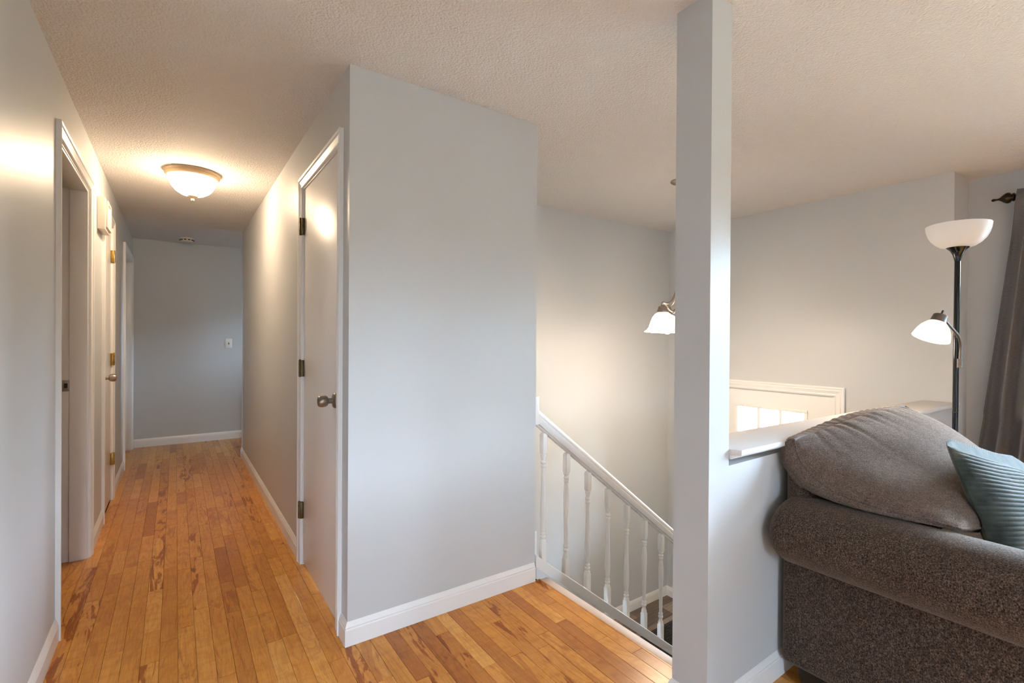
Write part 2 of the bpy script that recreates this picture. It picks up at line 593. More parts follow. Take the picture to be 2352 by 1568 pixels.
# ------------------------------------------------------------------ floor: slab, strips
random.seed(7)
fb = MB()
fb.box(-3.4, XN - 0.002, YB, YE + 1.3, -0.25, -0.012)
fb.box(XN - 0.002, XW, YB, PY0, -0.25, -0.012)
fb.box(XN - 0.002, 2.2, YR - T, YE + T, -0.25, -0.012)
floor = struct(fb.build('floor', M_SUB), 'honey maple strip floor of the hall and living room')

def set_tone(me, tones):
    ca = me.color_attributes.new('tone', 'FLOAT_COLOR', 'CORNER')
    buf = []
    for p, t in zip(me.polygons, tones):
        buf += [t[0], t[1], t[2], 1.0] * p.loop_total
    ca.data.foreach_set('color', buf)

CH = 0.0009
def plank_geo(x0, x1, y0, y1, ztop, zbot, b):
    c = CH
    v = [(x0, y0, zbot), (x1, y0, zbot), (x1, y1, zbot), (x0, y1, zbot),
         (x0, y0, ztop - c), (x1, y0, ztop - c), (x1, y1, ztop - c), (x0, y1, ztop - c),
         (x0 + c, y0 + c, ztop), (x1 - c, y0 + c, ztop), (x1 - c, y1 - c, ztop), (x0 + c, y1 - c, ztop)]
    f = [(0, 3, 2, 1)]
    for i in range(4):
        j = (i + 1) % 4
        f.append((i, j, 4 + j, 4 + i))
        f.append((4 + i, 4 + j, 8 + j, 8 + i))
    f.append((8, 9, 10, 11))
    return v, [tuple(k + b for k in q) for q in f]

def proj(x, y, z):
    z -= CAM_H
    r = x * R_.x + y * R_.y
    d = x * fh.x + y * fh.y
    if d < 0.05:
        return None
    return 1176 + F_PX * r / d, 784 - F_PX * z / d, d

PW = 0.0582
planks = []
k0 = int((-0.56 - 0.651) / PW) - 1
for k in range(k0, int((XW - 0.651) / PW) + 1):
    xa, xb = 0.651 + k * PW, 0.651 + (k + 1) * PW
    xm = (xa + xb) / 2
    spans = []
    if xm < XL - 0.01:
        spans = [(2.62, 3.60), (5.66, 6.72)]
        xb = min(xb, XL) if xb > XL else xb
    elif xm < XR + 0.02:
        spans = [(YB, YE)]
    elif xm < XN:
        spans = [(YB, YP), (YR - 0.01, YE)]
        xb = min(xb, XN)
    else:
        spans = [(YB, PY0)]
        if xa < XN:
            spans = [(YB, YP)]
            xb = XN
    if xb - xa < 0.008:
        continue
    for (ya, yb) in spans:
        y = ya - random.uniform(0, 0.5)
        while y < yb:
            ln = random.choice([0.24, 0.32, 0.4, 0.48, 0.55, 0.62, 0.75, 0.9, 1.1])
            y1 = y + ln
            s0, s1 = max(y, ya), min(y1, yb)
            if s1 - s0 > 0.02:
                planks.append((xa + 0.0003, xb - 0.0003, s0 + 0.0003, s1 - 0.0003))
            y = y1
def vis(p):
    best = 0
    for x in (p[0], p[1]):
        for t in (0, 0.25, 0.5, 0.75, 1):
            q = proj(x, lerp(p[2], p[3], t), 0)
            if q and -20 < q[0] < 2372 and q[1] < 1600:
                best = max(best, 1 / q[2])
    if best and p[0] > 1.75:
        best *= 0.2
    return best
def tone3():
    t = random.gauss(0.58, 0.17)
    if random.random() < 0.07:
        t = random.uniform(0.0, 0.25)
    h = 1.0 if random.random() < 0.16 else (0.45 if random.random() < 0.25 else 0.0)
    return (min(1, max(0, t)), random.random(), h)
planks.sort(key=vis, reverse=True)
rest = MB(); rest_t = []
n_ind = 0
for p in planks:
    jz = random.uniform(-0.0003, 0.0003)
    if vis(p) > 0 and n_ind < 295:
        v, f = plank_geo(p[0], p[1], p[2], p[3], jz, -0.012, 0)
        me = bpy.data.meshes.new('plank')
        me.from_pydata(v, [], f)
        t = tone3()
        set_tone(me, [t] * len(f))
        me.materials.append(M_PLANK)
        o = bpy.data.objects.new('plank', me)
        COL.objects.link(o)
        o.parent = floor
        n_ind += 1
    else:
        v, f = plank_geo(p[0], p[1], p[2], p[3], jz, -0.012, len(rest.v))
        rest.v += v; rest.f += f
        rest_t += [tone3()] * len(f)
me = bpy.data.meshes.new('plank_field')
me.from_pydata(rest.v, [], rest.f)
set_tone(me, rest_t)
me.materials.append(M_PLANK)
o = bpy.data.objects.new('plank_field', me)
COL.objects.link(o)
o.parent = floor
o['kind'] = 'stuff'

# ------------------------------------------------------------------ ceiling and walls
c = MB()
c.box(-3.5, XW + T, YB - T, YE + 1.4, CEIL, CEIL + 0.12)
struct(c.build('ceiling', M_CEIL), 'white orange-peel textured ceiling over hall and stairs')

# door openings in the hall walls: (y0, y1, top)
D1 = (2.682, 3.532, 2.030)
D2 = (4.157, 4.690, 2.030)
D3 = (5.715, 6.650, 2.030)
DC = (2.092, 2.795, 2.025)       # closet door in the right hall wall
def wall_x(mb, x0, x1, y0, y1, z0, z1, openings):
    y = y0
    for a, b, t in sorted(openings):
        mb.box(x0, x1, y, a, z0, z1)
        mb.box(x0, x1, a, b, t, z1)
        y = b
    mb.box(x0, x1, y, y1, z0, z1)
    return mb
w = wall_x(MB(), XL - T, XL, YB, YE + T, -0.02, CEIL, [D1, D2, D3])
struct(w.build('wall_left', M_WALL), 'pale grey left wall of the hall with three doorways')
w = MB().box(XL - 0.001, 2.2, YE, YE + T, -0.05, CEIL)
struct(w.build('wall_end', M_WALL), 'grey wall closing the far end of the hall')
w = wall_x(MB(), XR, XR + T, YP + T, YR, -0.02, CEIL, [DC])
w.box(XR + T, 2.2, YR - T, YR, -0.05, CEIL)
struct(w.build('wall_right', M_WALL), 'right wall of the hall holding the closet door')
w = MB().box(XR, XP, YP, YP + T, -0.25, CEIL)
struct(w.build('wall_partition', M_WALL), 'broad pale grey partition facing the camera between hall and stairs')
w = MB().box(XP - T, XP, YP + T, YS + T, ZL - 0.1, CEIL)
struct(w.build('wall_stair', M_WALL), 'short stair side of the closet block')
w = MB().box(XP, XD + T, YS, YS + T, ZL - 0.1, CEIL)
struct(w.build('wall_back', M_WALL), 'warm lit back wall of the stairwell')
# front wall with the entry door
FD0, FD1, FDT = 1.617, 2.545, 0.808
w = MB()
w.box(XD, XD + T, YJ, FD0, ZL - 0.1, CEIL)
w.box(XD, XD + T, FD1, YS + T, ZL - 0.1, CEIL)
w.box(XD, XD + T, FD0, FD1, FDT, CEIL)
w.box(XD, XD + T, FD0, FD1, ZL - 0.1, ZL)
struct(w.build('wall_entry', M_WALL), 'beige wall above the entry door lit by the lamps')
w = MB().box(XD + T, XW + T, YJ, YJ + T, -0.3, CEIL)
struct(w.build('wall_jog', M_WALL), 'narrow return wall behind the floor lamp')
w = wall_x(MB(), XW, XW + T, YB - T, YJ, -0.25, CEIL, [(WY0, WY1, WZ1)])
w.box(XW, XW + T, WY0, WY1, -0.25, WZ0)
struct(w.build('wall_window', M_WALL), 'front wall of the living room behind the curtain')
w = MB()
w.box(-3.5, QX0, YB - T, YB, -0.25, CEIL)
w.box(QX1, RX0, YB - T, YB, -0.25, CEIL)
w.box(RX1, XW, YB - T, YB, -0.25, CEIL)
w.box(RX0, RX1, YB - T, YB, -0.25, RZ0)
w.box(RX0, RX1, YB - T, YB, RZ1, CEIL)
w.box(QX0, QX1, YB - T, YB, -0.25, QZ0)
w.box(QX0, QX1, YB - T, YB, QZ1, CEIL)
struct(w.build('wall_rear', M_WALL), 'rear wall behind the camera')
# rooms behind the left doorways and the right alcove
w = MB()
w.box(-3.5, -3.4, 2.0, BY0, -0.25, CEIL)
w.box(-3.5, -3.4, BY1, YE + 1.4, -0.25, CEIL)
w.box(-3.5, -3.4, BY0, BY1, -0.25, BZ0)
w.box(-3.5, -3.4, BY0, BY1, BZ1, CEIL)
w.box(-3.4, XL - T, 2.0, 2.1, -0.05, CEIL)
w.box(-3.4, XL - T, 4.9, 5.0, -0.05, CEIL)
w.box(-3.4, XL - T, YE + 1.3, YE + 1.4, -0.05, CEIL)
w.box(XL - T, XL - T + 0.01, YE + T, YE + 1.3, -0.05, CEIL)
w.box(2.1, 2.2, YR, AY0, -0.05, CEIL)
w.box(2.1, 2.2, AY1, YE, -0.05, CEIL)
w.box(2.1, 2.2, AY0, AY1, -0.05, AZ0)
w.box(2.1, 2.2, AY0, AY1, AZ1, CEIL)
struct(w.build('wall_bedroom', M_WALL), 'bedroom walls beyond the hall doorways')
# pillar and half wall
w = MB().box(PX0, PX1, PY0, PY1, -0.25, CEIL)
struct(w.build('wall_pillar', M_WALL), 'square grey post standing at the end of the half wall')
w = MB().prism([(PX1, PY0), (XD, YJ), (XD, YJ + 0.13), (PX1, PY1)], ZL - 0.1, 0.815)
w.prism([(XN, PY1 - 0.02), (XN + 0.2, PY1 - 0.02), (XN + 0.2, PY1 - 0.01), (XN, PY1 - 0.01)], -0.3, -0.29)
struct(w.build('wall_half', M_WALL), 'grey half wall behind the armchair')
w = MB().box(PX0, XN - 0.01, PY1, YP, ZL - 0.1, -0.25)
w.box(XN - 0.05, XN - 0.01, PY1, YP, -0.25, -0.03)
struct(w.build('wall_riser', M_TRIM), 'face below the floor edge at the top of the stairs')

# ledge on the half wall: one board with a clipped corner, falling slightly to the right
poly = [(1.4765, 0.884), (1.500, 0.863), (4.098, 0.914), (4.098, 0.9435), (4.0625, 0.9435), (4.0625, 1.098), (1.4765, 1.062)]
w = MB()
zt = lambda x: lerp(0.868, 0.836, (x - 1.476) / 2.6)
b0 = len(w.v)
w.v += [(x, y, zt(x) - 0.018) for x, y in poly] + [(x, y, zt(x)) for x, y in poly]
n = len(poly)
w.f.append(tuple(reversed(range(n)))); w.f.append(tuple(range(n, 2 * n)))
for i in range(n):
    j = (i + 1) % n
    w.f.append((i, j, n + j, n + i))
ledge = struct(w.build('trim_1', M_LEDGE, bevel=0.0015), 'white painted ledge board capping the half wall')
w = MB()
pr = [(0, 0), (0.013, 0), (0.012, 0.004), (0.005, 0.013), (0, 0.013)]
w.extrude([(a, -c_) for a, c_ in pr], (1.478, 0.893, 0.8495), (4.06, 0.9445, 0.8175), (0.02, -1, 0), (0, 0, 1))
struct(w.build('trim_2', M_TRIM), 'small moulding under the white ledge board')
w = MB().box(XN, XN + 0.046, PY1 + 0.001, YP - 0.001, -0.03, -0.002)
struct(w.build('trim_3', M_NOSE, bevel=0.004), 'worn white nosing board along the floor edge by the stairs')

# ------------------------------------------------------------------ baseboards
BP = [(0, 0), (0, 0.012), (0.064, 0.012), (0.069, 0.0095), (0.0735, 0.0105), (0.082, 0.007), (0.089, 0.0035), (0.093, 0.002), (0.093, 0)]
def base(name, p0, p1, nrm, label, m0=0, m1=0):
    # a = height, b = out of the wall ; end mitres shift with b
    w = MB()
    p0, p1 = Vector(p0), Vector(p1)
    d = (p1 - p0).normalized()
    nrm = Vector(nrm)
    nn = len(BP)
    w.v += [tuple(p0 + Vector((0, 0, a)) + nrm * b + d * (m0 * b)) for a, b in BP]
    w.v += [tuple(p1 + Vector((0, 0, a)) + nrm * b + d * (m1 * b)) for a, b in BP]
    w.f.append(tuple(reversed(range(nn)))); w.f.append(tuple(range(nn, 2 * nn)))
    for i in range(nn):
        j = (i + 1) % nn
        w.f.append((i, j, nn + j, nn + i))
    return struct(w.build(name, M_TRIM, smooth=25), label)
CW = 0.057
zf = 0.0008
base('baseboard_left', (XL, YB, zf), (XL, D1[0] - CW, zf), (1, 0, 0), 'white baseboard along the near left wall')
base('baseboard_left', (XL, D1[1] + CW, zf), (XL, D2[0] - CW, zf), (1, 0, 0), 'short white baseboard between the first two left doors')
base('baseboard_left', (XL, D2[1] + CW, zf), (XL, D3[0] - CW, zf), (1, 0, 0), 'white baseboard on the left wall past the narrow door')
base('baseboard_end', (XL, YE, zf), (2.1, YE, zf), (0, -1, 0), 'white baseboard across the far hall wall')
base('baseboard_right', (XR, DC[1] + CW, zf), (XR, YR, zf), (-1, 0, 0), 'long white baseboard on the right hall wall')
base('baseboard_right', (XR, YP, zf), (XR, DC[0] - CW, zf), (-1, 0, 0), 'stub of baseboard between closet door and partition corner', m0=-1)
base('baseboard_partition', (XR, YP, zf), (XP - 0.004, YP, zf), (0, -1, 0), 'white baseboard across the partition front', m0=-1)
base('baseboard_half', (PX0, PY0, zf), (XD, YJ, zf), (0.02, -1, 0), 'white baseboard along the half wall by the armchair', m0=-1)
base('baseboard_pillar', (PX0, PY0, zf), (PX0, PY1, zf), (-1, 0, 0), 'white baseboard on the stair side face of the post', m0=-1, m1=1)
base('baseboard_pillar', (PX0, PY1, zf), (PX1, PY1, zf), (0, 1, 0), 'white baseboard on the back of the post', m0=-1)
base('baseboard_back', (XP, YS, ZL), (XD, YS, ZL), (0, -1, 0), 'white baseboard at the landing along the stairwell back wall', m1=-1)
base('baseboard_entry', (XD, YS, ZL), (XD, FD1 + 0.065, ZL), (-1, 0, 0), 'white baseboard beside the entry door', m0=1)
base('baseboard_window', (XW, YB, zf), (XW, YJ, zf), (-1, 0, 0), 'white baseboard below the picture window')

# ------------------------------------------------------------------ doors
CP = [(0, 0), (0, 0.007), (0.003, 0.0105), (0.007, 0.0115), (0.010, 0.0078), (0.013, 0.007), (0.029, 0.0125), (0.034, 0.0145), (0.037, 0.0105), (0.040, 0.0095), (0.044, 0.0160), (0.053, 0.018), (0.057, 0.0165), (0.057, 0)]
def casing(root, x, nx, y0, y1, zt, z0=0.0, prof=CP, material=M_TRIM):
    """three mitred casing boards around an opening in an x = const wall"""
    nrm = (nx, 0, 0)
    a = MB().extrude(prof, (x, y0, z0), (x, y0, zt), (0, -1, 0), nrm, 0, 1).build('side_casing', material, smooth=25)
    b = MB().extrude(prof, (x, y1, z0), (x, y1, zt), (0, 1, 0), nrm, 0, 1).build('side_casing', material, smooth=25)
    h = MB().extrude(prof, (x, y0, zt), (x, y1, zt), (0, 0, 1), nrm, -1, 1).build('head_casing', material, smooth=25)
    put(root, a, b, h)
def jamb(root, xa, xb, y0, y1, zt, z0=0.0, stop=None, material=M_TRIM):
    t = 0.006
    a = MB().box(xa, xb, y0 - 0.001, y0 + t, z0, zt).build('jamb', material, bevel=0.001)
    b = MB().box(xa, xb, y1 - t, y1 + 0.001, z0, zt).build('jamb', material, bevel=0.001)
    h = MB().box(xa, xb, y0 + t, y1 - t, zt - t, zt + 0.001).build('head_jamb', material, bevel=0.001)
    put(root, a, b, h)
    if stop:
        s0, s1 = stop
        u = 0.018
        parts = [MB().box(s0, s1, y0 + t, y0 + u, z0, zt - t).build('door_stop', material, bevel=0.002),
                 MB().box(s0, s1, y1 - u, y1 - t, z0, zt - t).build('door_stop', material, bevel=0.002),
                 MB().box(s0, s1, y0 + u, y1 - u, zt - u, zt - t).build('door_stop', material, bevel=0.002)]
        put(root, *parts)
def hinge(root, x, y, z, nx, M, h=0.088):
    """leaf plates and a knuckle, standing proud of the wall face"""
    w = MB()
    w.lathe([(0.0, -h / 2 - 0.004), (0.004, -h / 2 - 0.002), (0.0062, -h / 2), (0.0062, h / 2), (0.004, h / 2 + 0.003), (0, h / 2 + 0.005)], (x + nx * 0.006, y, z), seg=12)
    o1 = w.build('hinge', M, smooth=40)
    put(root, o1)
    sp_ = lambda p, q: (min(x + nx * p, x + nx * q), max(x + nx * p, x + nx * q))
    lf = MB().box(*sp_(-0.012, 0.004), y - 0.020, y - 0.002, z - h / 2, z + h / 2)
    lf.box(*sp_(0.000, 0.004), y + 0.002, y + 0.012, z - h / 2, z + h / 2)
    o2 = lf.build('leaf', M, bevel=0.001)
    put(root, o2); o2.parent = o1
    gap = MB()
    for q in (-0.25, 0.25):
        gap.lathe([(0.0066, q * h - 0.0012), (0.0066, q * h + 0.0012)], (x + nx * 0.006, y, z), seg=12)
    o3 = gap.build('knuckle_gap', M_DARK)
    put(root, o3); o3.parent = o1
def knob(root, x, y, z, nx, M):
    ax = (nx, 0, 0)
    ro = MB().lathe([(0, 0), (0.033, 0), (0.033, 0.004), (0.029, 0.009), (0.018, 0.012), (0, 0.012)], (x, y, z), ax, 28).build('rosette', M, smooth=40)
    kn = MB().lathe([(0.012, 0.010), (0.012, 0.030), (0.019, 0.033), (0.0235, 0.040), (0.0255, 0.052), (0.0245, 0.064), (0.021, 0.070), (0.014, 0.0715), (0.010, 0.0695), (0, 0.0695)], (x, y, z), ax, 28).build('knob', M, smooth=40)
    put(root, kn, ro)
    ro.parent = kn

# first doorway on the left: open, the door swung away into the room
d1 = empty('door_1', 'open white doorway nearest on the left wall', None, kind='structure', loc=(XL, D1[0], 0))
casing(d1, XL, 1, *D1)
jamb(d1, XL - T, XL, *D1, stop=(XL - 0.078, XL - 0.003))
sp = MB().box(XL - 0.108, XL - 0.080, D1[1] - 0.0085, D1[1] - 0.006, 0.925, 0.985).build('strike_plate', M_PEWTER, bevel=0.001)
sp2 = MB().box(XL - 0.101, XL - 0.086, D1[1] - 0.0090, D1[1] - 0.0070, 0.942, 0.968).build('latch_hole', M_DARK)
put(d1, sp, sp2); sp2.parent = sp
dp = MB().box(XL - T - 0.80, XL - T - 0.01, D1[0] - 0.045, D1[0] - 0.01, 0.012, 2.015).build('door_panel', M_DOORW, bevel=0.002)
put(d1, dp)
# narrow linen closet door
d2 = empty('door_2', 'narrow closed white door with brass hinges on the left wall', None, kind='structure', loc=(XL, D2[0], 0))
casing(d2, XL, 1, *D2)
jamb(d2, XL - T, XL, *D2)
dp = MB().box(XL - 0.041, XL - 0.005, D2[0] + 0.009, D2[1] - 0.009, 0.012, D2[2] - 0.010).build('door_panel', M_DOORW, bevel=0.0015)
put(d2, dp)
for z in (1.82, 1.055, 0.31):
    hinge(d2, XL + 0.0085, D2[1] - 0.002, z, 1, M_BRASS)
knob(d2, XL - 0.005, D2[0] + 0.065, 0.945, 1, M_NICKEL)
# last doorway on the left
d3 = empty('door_3', 'farthest white doorway on the left wall beside the end wall', None, kind='structure', loc=(XL, D3[0], 0))
casing(d3, XL, 1, *D3)
jamb(d3, XL - T, XL, *D3, stop=(XL - 0.078, XL - 0.040))
# closet door on the right
d4 = empty('door_4', 'plain white closet door on the right wall with pewter knob', None, kind='structure', loc=(XR, DC[0], 0))
casing(d4, XR, -1, *DC)
jamb(d4, XR, XR + T, *DC)
dp = MB().box(XR + 0.004, XR + 0.040, DC[0] + 0.009, DC[1] - 0.009, 0.013, DC[2] - 0.010).build('door_panel', M_DOORW, bevel=0.0015)
put(d4, dp)
for z in (1.818, 1.058, 0.297):
    hinge(d4, XR - 0.0085, DC[1] + 0.000, z, -1, M_HINGE)
knob(d4, XR + 0.004, DC[0] + 0.066, 0.952, -1, M_PEWTER)
lp = MB().box(XR - 0.0005, XR + 0.004, DC[0] + 0.004, DC[0] + 0.0075, 0.922, 0.982).build('latch_plate', M_DARK)
put(d4, lp)

# entry door with glazed top
d5 = empty('door_5', 'cream entry door with divided glass panes behind the half wall', None, kind='structure', loc=(XD, FD0, ZL))
casing(d5, XD, -1, FD0, FD1, FDT, ZL, prof=[(a * 1.22, b) for a, b in CP])
jamb(d5, XD, XD + T, FD0, FD1, FDT, ZL, stop=(XD + 0.055, XD + 0.07))
GY0, GY1, GZ0, GZ1 = 1.836, 2.384, -0.25, 0.650
w = MB()
dx0, dx1 = XD + 0.014, XD + 0.054
w.box(dx0, dx1, FD0 + 0.009, GY0, ZL + 0.012, FDT - 0.010)
w.box(dx0, dx1, GY1, FD1 - 0.009, ZL + 0.012, FDT - 0.010)
w.box(dx0, dx1, GY0, GY1, GZ1, FDT - 0.010)
w.box(dx0, dx1, GY0, GY1, ZL + 0.012, GZ0)
dp = w.build('door_panel', M_TRIM)
put(d5, dp)
fr = MB()
e = 0.026
for (a, b, c_, d_) in ((GY0 - e, GY1 + e, GZ1, GZ1 + e), (GY0 - e, GY1 + e, GZ0 - e, GZ0), (GY0 - e, GY0, GZ0, GZ1), (GY1, GY1 + e, GZ0, GZ1)):
    fr.box(dx0 - 0.010, dx0, a, b, c_, d_)
fo = fr.build('lite_frame', M_TRIM, bevel=0.003)
put(d5, fo)
for q in (1, 2):
    yy = lerp(GY0, GY1, q / 3)
    o = MB().box(dx0 - 0.004, dx1 - 0.008, yy - 0.011, yy + 0.011, GZ0, GZ1).build('muntin', M_TRIM, bevel=0.003)
    put(d5, o); o.parent = fo
for q in (1, 2):
    zz = lerp(GZ0, GZ1, q / 3)
    for r in range(3):
        ya_, yb_ = lerp(GY0, GY1, r / 3) + 0.011, lerp(GY0, GY1, (r + 1) / 3) - 0.011
        o = MB().box(dx0 - 0.003, dx1 - 0.009, ya_, yb_, zz - 0.011, zz + 0.011).build('muntin', M_TRIM, bevel=0.003)
        put(d5, o); o.parent = fo
for r in range(3):
    for q in range(3):
        ya_, yb_ = lerp(GY0, GY1, r / 3) + 0.010, lerp(GY0, GY1, (r + 1) / 3) - 0.010
        za_, zb_ = lerp(GZ0, GZ1, q / 3) + 0.010, lerp(GZ0, GZ1, (q + 1) / 3) - 0.010
        o = MB().box(XD + 0.032, XD + 0.035, ya_, yb_, za_, zb_).build('pane', M_GLASS)
        put(d5, o); o.parent = fo
knob(d5, dx0, FD1 - 0.07, ZL + 0.93, -1, M_NICKEL)

# picture window, and added unseen windows that carry extra daylight in
def window(name, label, axis, fixed, a0, a1, z0, z1, cols):
    root = empty(name, label, None, kind='structure')
    def bx(nm, p0, p1, q0, q1, za, zb, M, bev=0.003):
        mb = MB().box(p0, p1, q0, q1, za, zb) if axis == 'x' else MB().box(q0, q1, p0, p1, za, zb)
        o = mb.build(nm, M, bevel=bev)
        put(root, o)
        return o
    f0, f1 = fixed
    t = 0.05
    bx('frame', f0, f1, a0, a1, z1 - t, z1, M_TRIM)
    bx('frame', f0, f1, a0, a1, z0, z0 + t, M_TRIM)
    for k in range(cols + 1):
        p = lerp(a0, a1 - t, k / cols)
        bx('mullion', f0, f1, p, p + t, z0 + t, z1 - t, M_TRIM)
    for k in range(cols):
        p, q = lerp(a0, a1 - t, k / cols) + t, lerp(a0, a1 - t, (k + 1) / cols)
        bx('pane', (f0 + f1) / 2 - 0.002, (f0 + f1) / 2 + 0.002, p, q, z0 + t, z1 - t, M_GLASS, 0)
    return root
window('window_1', 'white framed picture window beside the grey curtain', 'x', (XW + 0.03, XW + 0.08), WY0, WY1, WZ0, WZ1, 3)
window('added_window_2', 'added unseen rear window giving fill daylight from behind the camera', 'y', (YB - 0.08, YB - 0.03), RX0, RX1, RZ0, RZ1, 1)
window('added_window_3', 'added unseen glazed patio door sending daylight down the hall', 'y', (YB - 0.08, YB - 0.03), QX0, QX1, QZ0, QZ1, 1)
window('added_window_4', 'added unseen bedroom window lighting the far hall', 'x', (-3.48, -3.43), BY0, BY1, BZ0, BZ1, 1)

window('added_window_5', 'added unseen small window lighting the end wall from round the corner', 'x', (2.12, 2.17), AY0, AY1, AZ0, AZ1, 1)

# ------------------------------------------------------------------ outside
g = MB().box(-60, 60, -60, 60, -1.75, -1.62)
struct(g.build('ground', M_GROUND), 'dry pale lawn outside the entry door')

M_ADDED_HEDGE = painted('dark_evergreen', (0.035, 0.05, 0.025), 0.9, 2, 0.6, 0.2)
def added_hedge_pt(u, v, y0=-18, y1=4):  # added out-of-view evergreen screen, darkens the low sky at the front
    y = lerp(y0, y1, u)
    h = 5.2 + 1.6 * noise.noise((y * 0.25, 0, 0)) + 0.8 * noise.noise((y * 0.9, 3, 0))
    a = v * PI
    return (19.0 - 1.6 * math.cos(a) + 0.5 * noise.noise((y * 0.8, a * 2, 5)), y, -1.62 + h * math.sin(a) ** 0.6)
hd = MB().grid(added_hedge_pt, 160, 14).build('added_hedge', M_ADDED_HEDGE, smooth=80)
tag(hd, 'added unseen row of dark evergreens blocking low sky light in front', 'added_hedge', kind='stuff')
def added_hedge_back(u, v):  # second added evergreen row, unseen, cuts low sky light at the rear
    p = added_hedge_pt(u, v, -40, 14)
    return (p[1], -p[0] - 2.0, p[2])
hd = MB().grid(added_hedge_back, 160, 14).build('added_hedge', M_ADDED_HEDGE, smooth=80)
tag(hd, 'added unseen row of dark evergreens blocking low sky light behind', 'added_hedge', kind='stuff')

pr_ = MB().box(XD + T, 5.9, 1.10, 3.3, 1.02, 1.14)  # unseen roof added to keep sky light off the entry door
pr_.box(5.75, 5.85, 1.15, 1.25, -1.62, 1.02)
pr_.box(5.75, 5.85, 3.15, 3.25, -1.62, 1.02)
struct(pr_.build('added_porch_roof', M_TRIM), 'added unseen flat roof on two posts blocking sky light at the entry door')

# ------------------------------------------------------------------ stairs and landing
st = MB().box(XN - 0.03, XN - 0.01, PY1, YP, ZL, -0.2)
stairs = struct(st.build('stairs', M_VINYL), 'straight flight of steps down to the entry landing')
RUN, RISE = 0.245, 0.19
for i in range(6):
    x0 = XN + RUN * i
    z = -RISE * (i + 1)
    o = MB().box(x0 - 0.01, x0 + RUN + 0.02, PY1 + 0.06, YP + 0.01, z - 0.03, z).build('tread', M_STEP, stairs, bevel=0.004)
    o = MB().box(x0 - 0.012, x0, PY1 + 0.06, YP + 0.01, z, z + RISE - 0.03).build('riser', M_STEP, stairs)
lf = MB().box(XP, XD, PY1, YS, ZL - 0.1, ZL - 0.006)
landing = struct(lf.build('floor_landing', M_SUB), 'grey brown wood look floor of the entry landing')
random.seed(21)
yy = PY1
while yy < YS:
    y1 = min(yy + 0.152, YS)
    x = 2.9 - random.uniform(0.1, 0.8)
    while x < XD:
        x1 = min(x + 1.05, XD)
        x0 = max(x, 2.9)
        if x1 - x0 > 0.03:
            v, f = plank_geo(x0 + .0003, x1 - .0003, yy + .0003, y1 - .0003, ZL, ZL - 0.006, 0)
            me = bpy.data.meshes.new('plank')
            me.from_pydata(v, [], f)
            set_tone(me, [(random.random(), random.random(), 0)] * len(f))
            me.materials.append(M_VINYL)
            o = bpy.data.objects.new('plank', me)
            COL.objects.link(o); o.parent = landing
        x = x1
    yy = y1

dm = empty('door_mat', 'black textured rubber mat on the entry landing floor', 'mat', loc=(3.5, 2.2, ZL))
o = MB().box(3.05, 3.92, 1.70, 2.79, ZL + 0.0005, ZL + 0.006).build('mat_base', M_DARK, bevel=0.002); put(dm, o)
w = MB()
random.seed(3)
for i in range(34):
    for j in range(42):
        xx = lerp(3.075, 3.895, (i + 0.5) / 34); yv = lerp(1.725, 2.765, (j + 0.5) / 42)
        a = random.choice((0, PI / 2)); l_, s_ = 0.010, 0.004
        dx, dy = (l_, s_) if a == 0 else (s_, l_)
        w.box(xx - dx, xx + dx, yv - dy, yv + dy, ZL + 0.006, ZL + 0.010)
o = w.build('tread_pattern', M_MAT); o['kind'] = 'stuff'; put(dm, o)

# ------------------------------------------------------------------ stair railing
SL = 0.775
rail = empty('stair_railing', 'white painted railing with turned balusters descending beside the stairs', 'railing', loc=(XP, 2.0, 0))
YRL = 2.002
XEND = 3.02
def sl(x, z0, x0):
    return z0 - SL * (x - x0)
hp = [(-0.024, 0), (0.024, 0), (0.027, 0.010), (0.031, 0.022), (0.031, 0.034), (0.026, 0.040), (0.029, 0.046), (0.030, 0.056), (0.024, 0.068), (0.012, 0.075), (-0.012, 0.075), (-0.024, 0.068), (-0.030, 0.056), (-0.029, 0.046), (-0.026, 0.040), (-0.031, 0.034), (-0.031, 0.022), (-0.027, 0.010)]
def slope_sweep(prof, x0, x1, zfun, name, bev=0):
    w = MB()
    nn = len(prof)
    for xx in (x0, x1):
        w.v += [(xx, YRL + a, zfun(xx) + c_) for a, c_ in prof]
    w.f.append(tuple(reversed(range(nn)))); w.f.append(tuple(range(nn, 2 * nn)))
    for i in range(nn):
        j = (i + 1) % nn
        w.f.append((i, j, nn + j, nn + i))
    o = w.build(name, M_TRIM, smooth=40)
    put(rail, o)
    return o
hbot = lambda x: sl(x, 0.776, 1.5549)
stop_ = lambda x: sl(x, 0.0832, 1.5648)
slope_sweep(hp, XP, XEND, hbot, 'handrail')
slope_sweep([(-0.012, -0.014), (0.012, -0.014), (0.012, 0.001), (-0.012, 0.001)], XP, XEND, hbot, 'handrail_fillet')
slope_sweep([(-0.060, -0.062), (-0.010, -0.062), (-0.010, -0.001), (-0.014, 0.001), (-0.046, -0.005), (-0.049, -0.0015), (-0.055, -0.0005), (-0.060, -0.005), (-0.060, -0.010)], XP + 0.001, XEND, stop_, 'shoe_rail')
o = MB().box(XP + 0.0005, XP + 0.034, YRL - 0.022, YRL + 0.022, -0.02, 0.235).build('wall_block', M_TRIM, bevel=0.002); put(rail, o)
o = MB().box(XP + 0.0005, XP + 0.036, YRL - 0.034, YRL + 0.034, 0.785, 0.930).build('wall_plate', M_TRIM, bevel=0.002); put(rail, o)
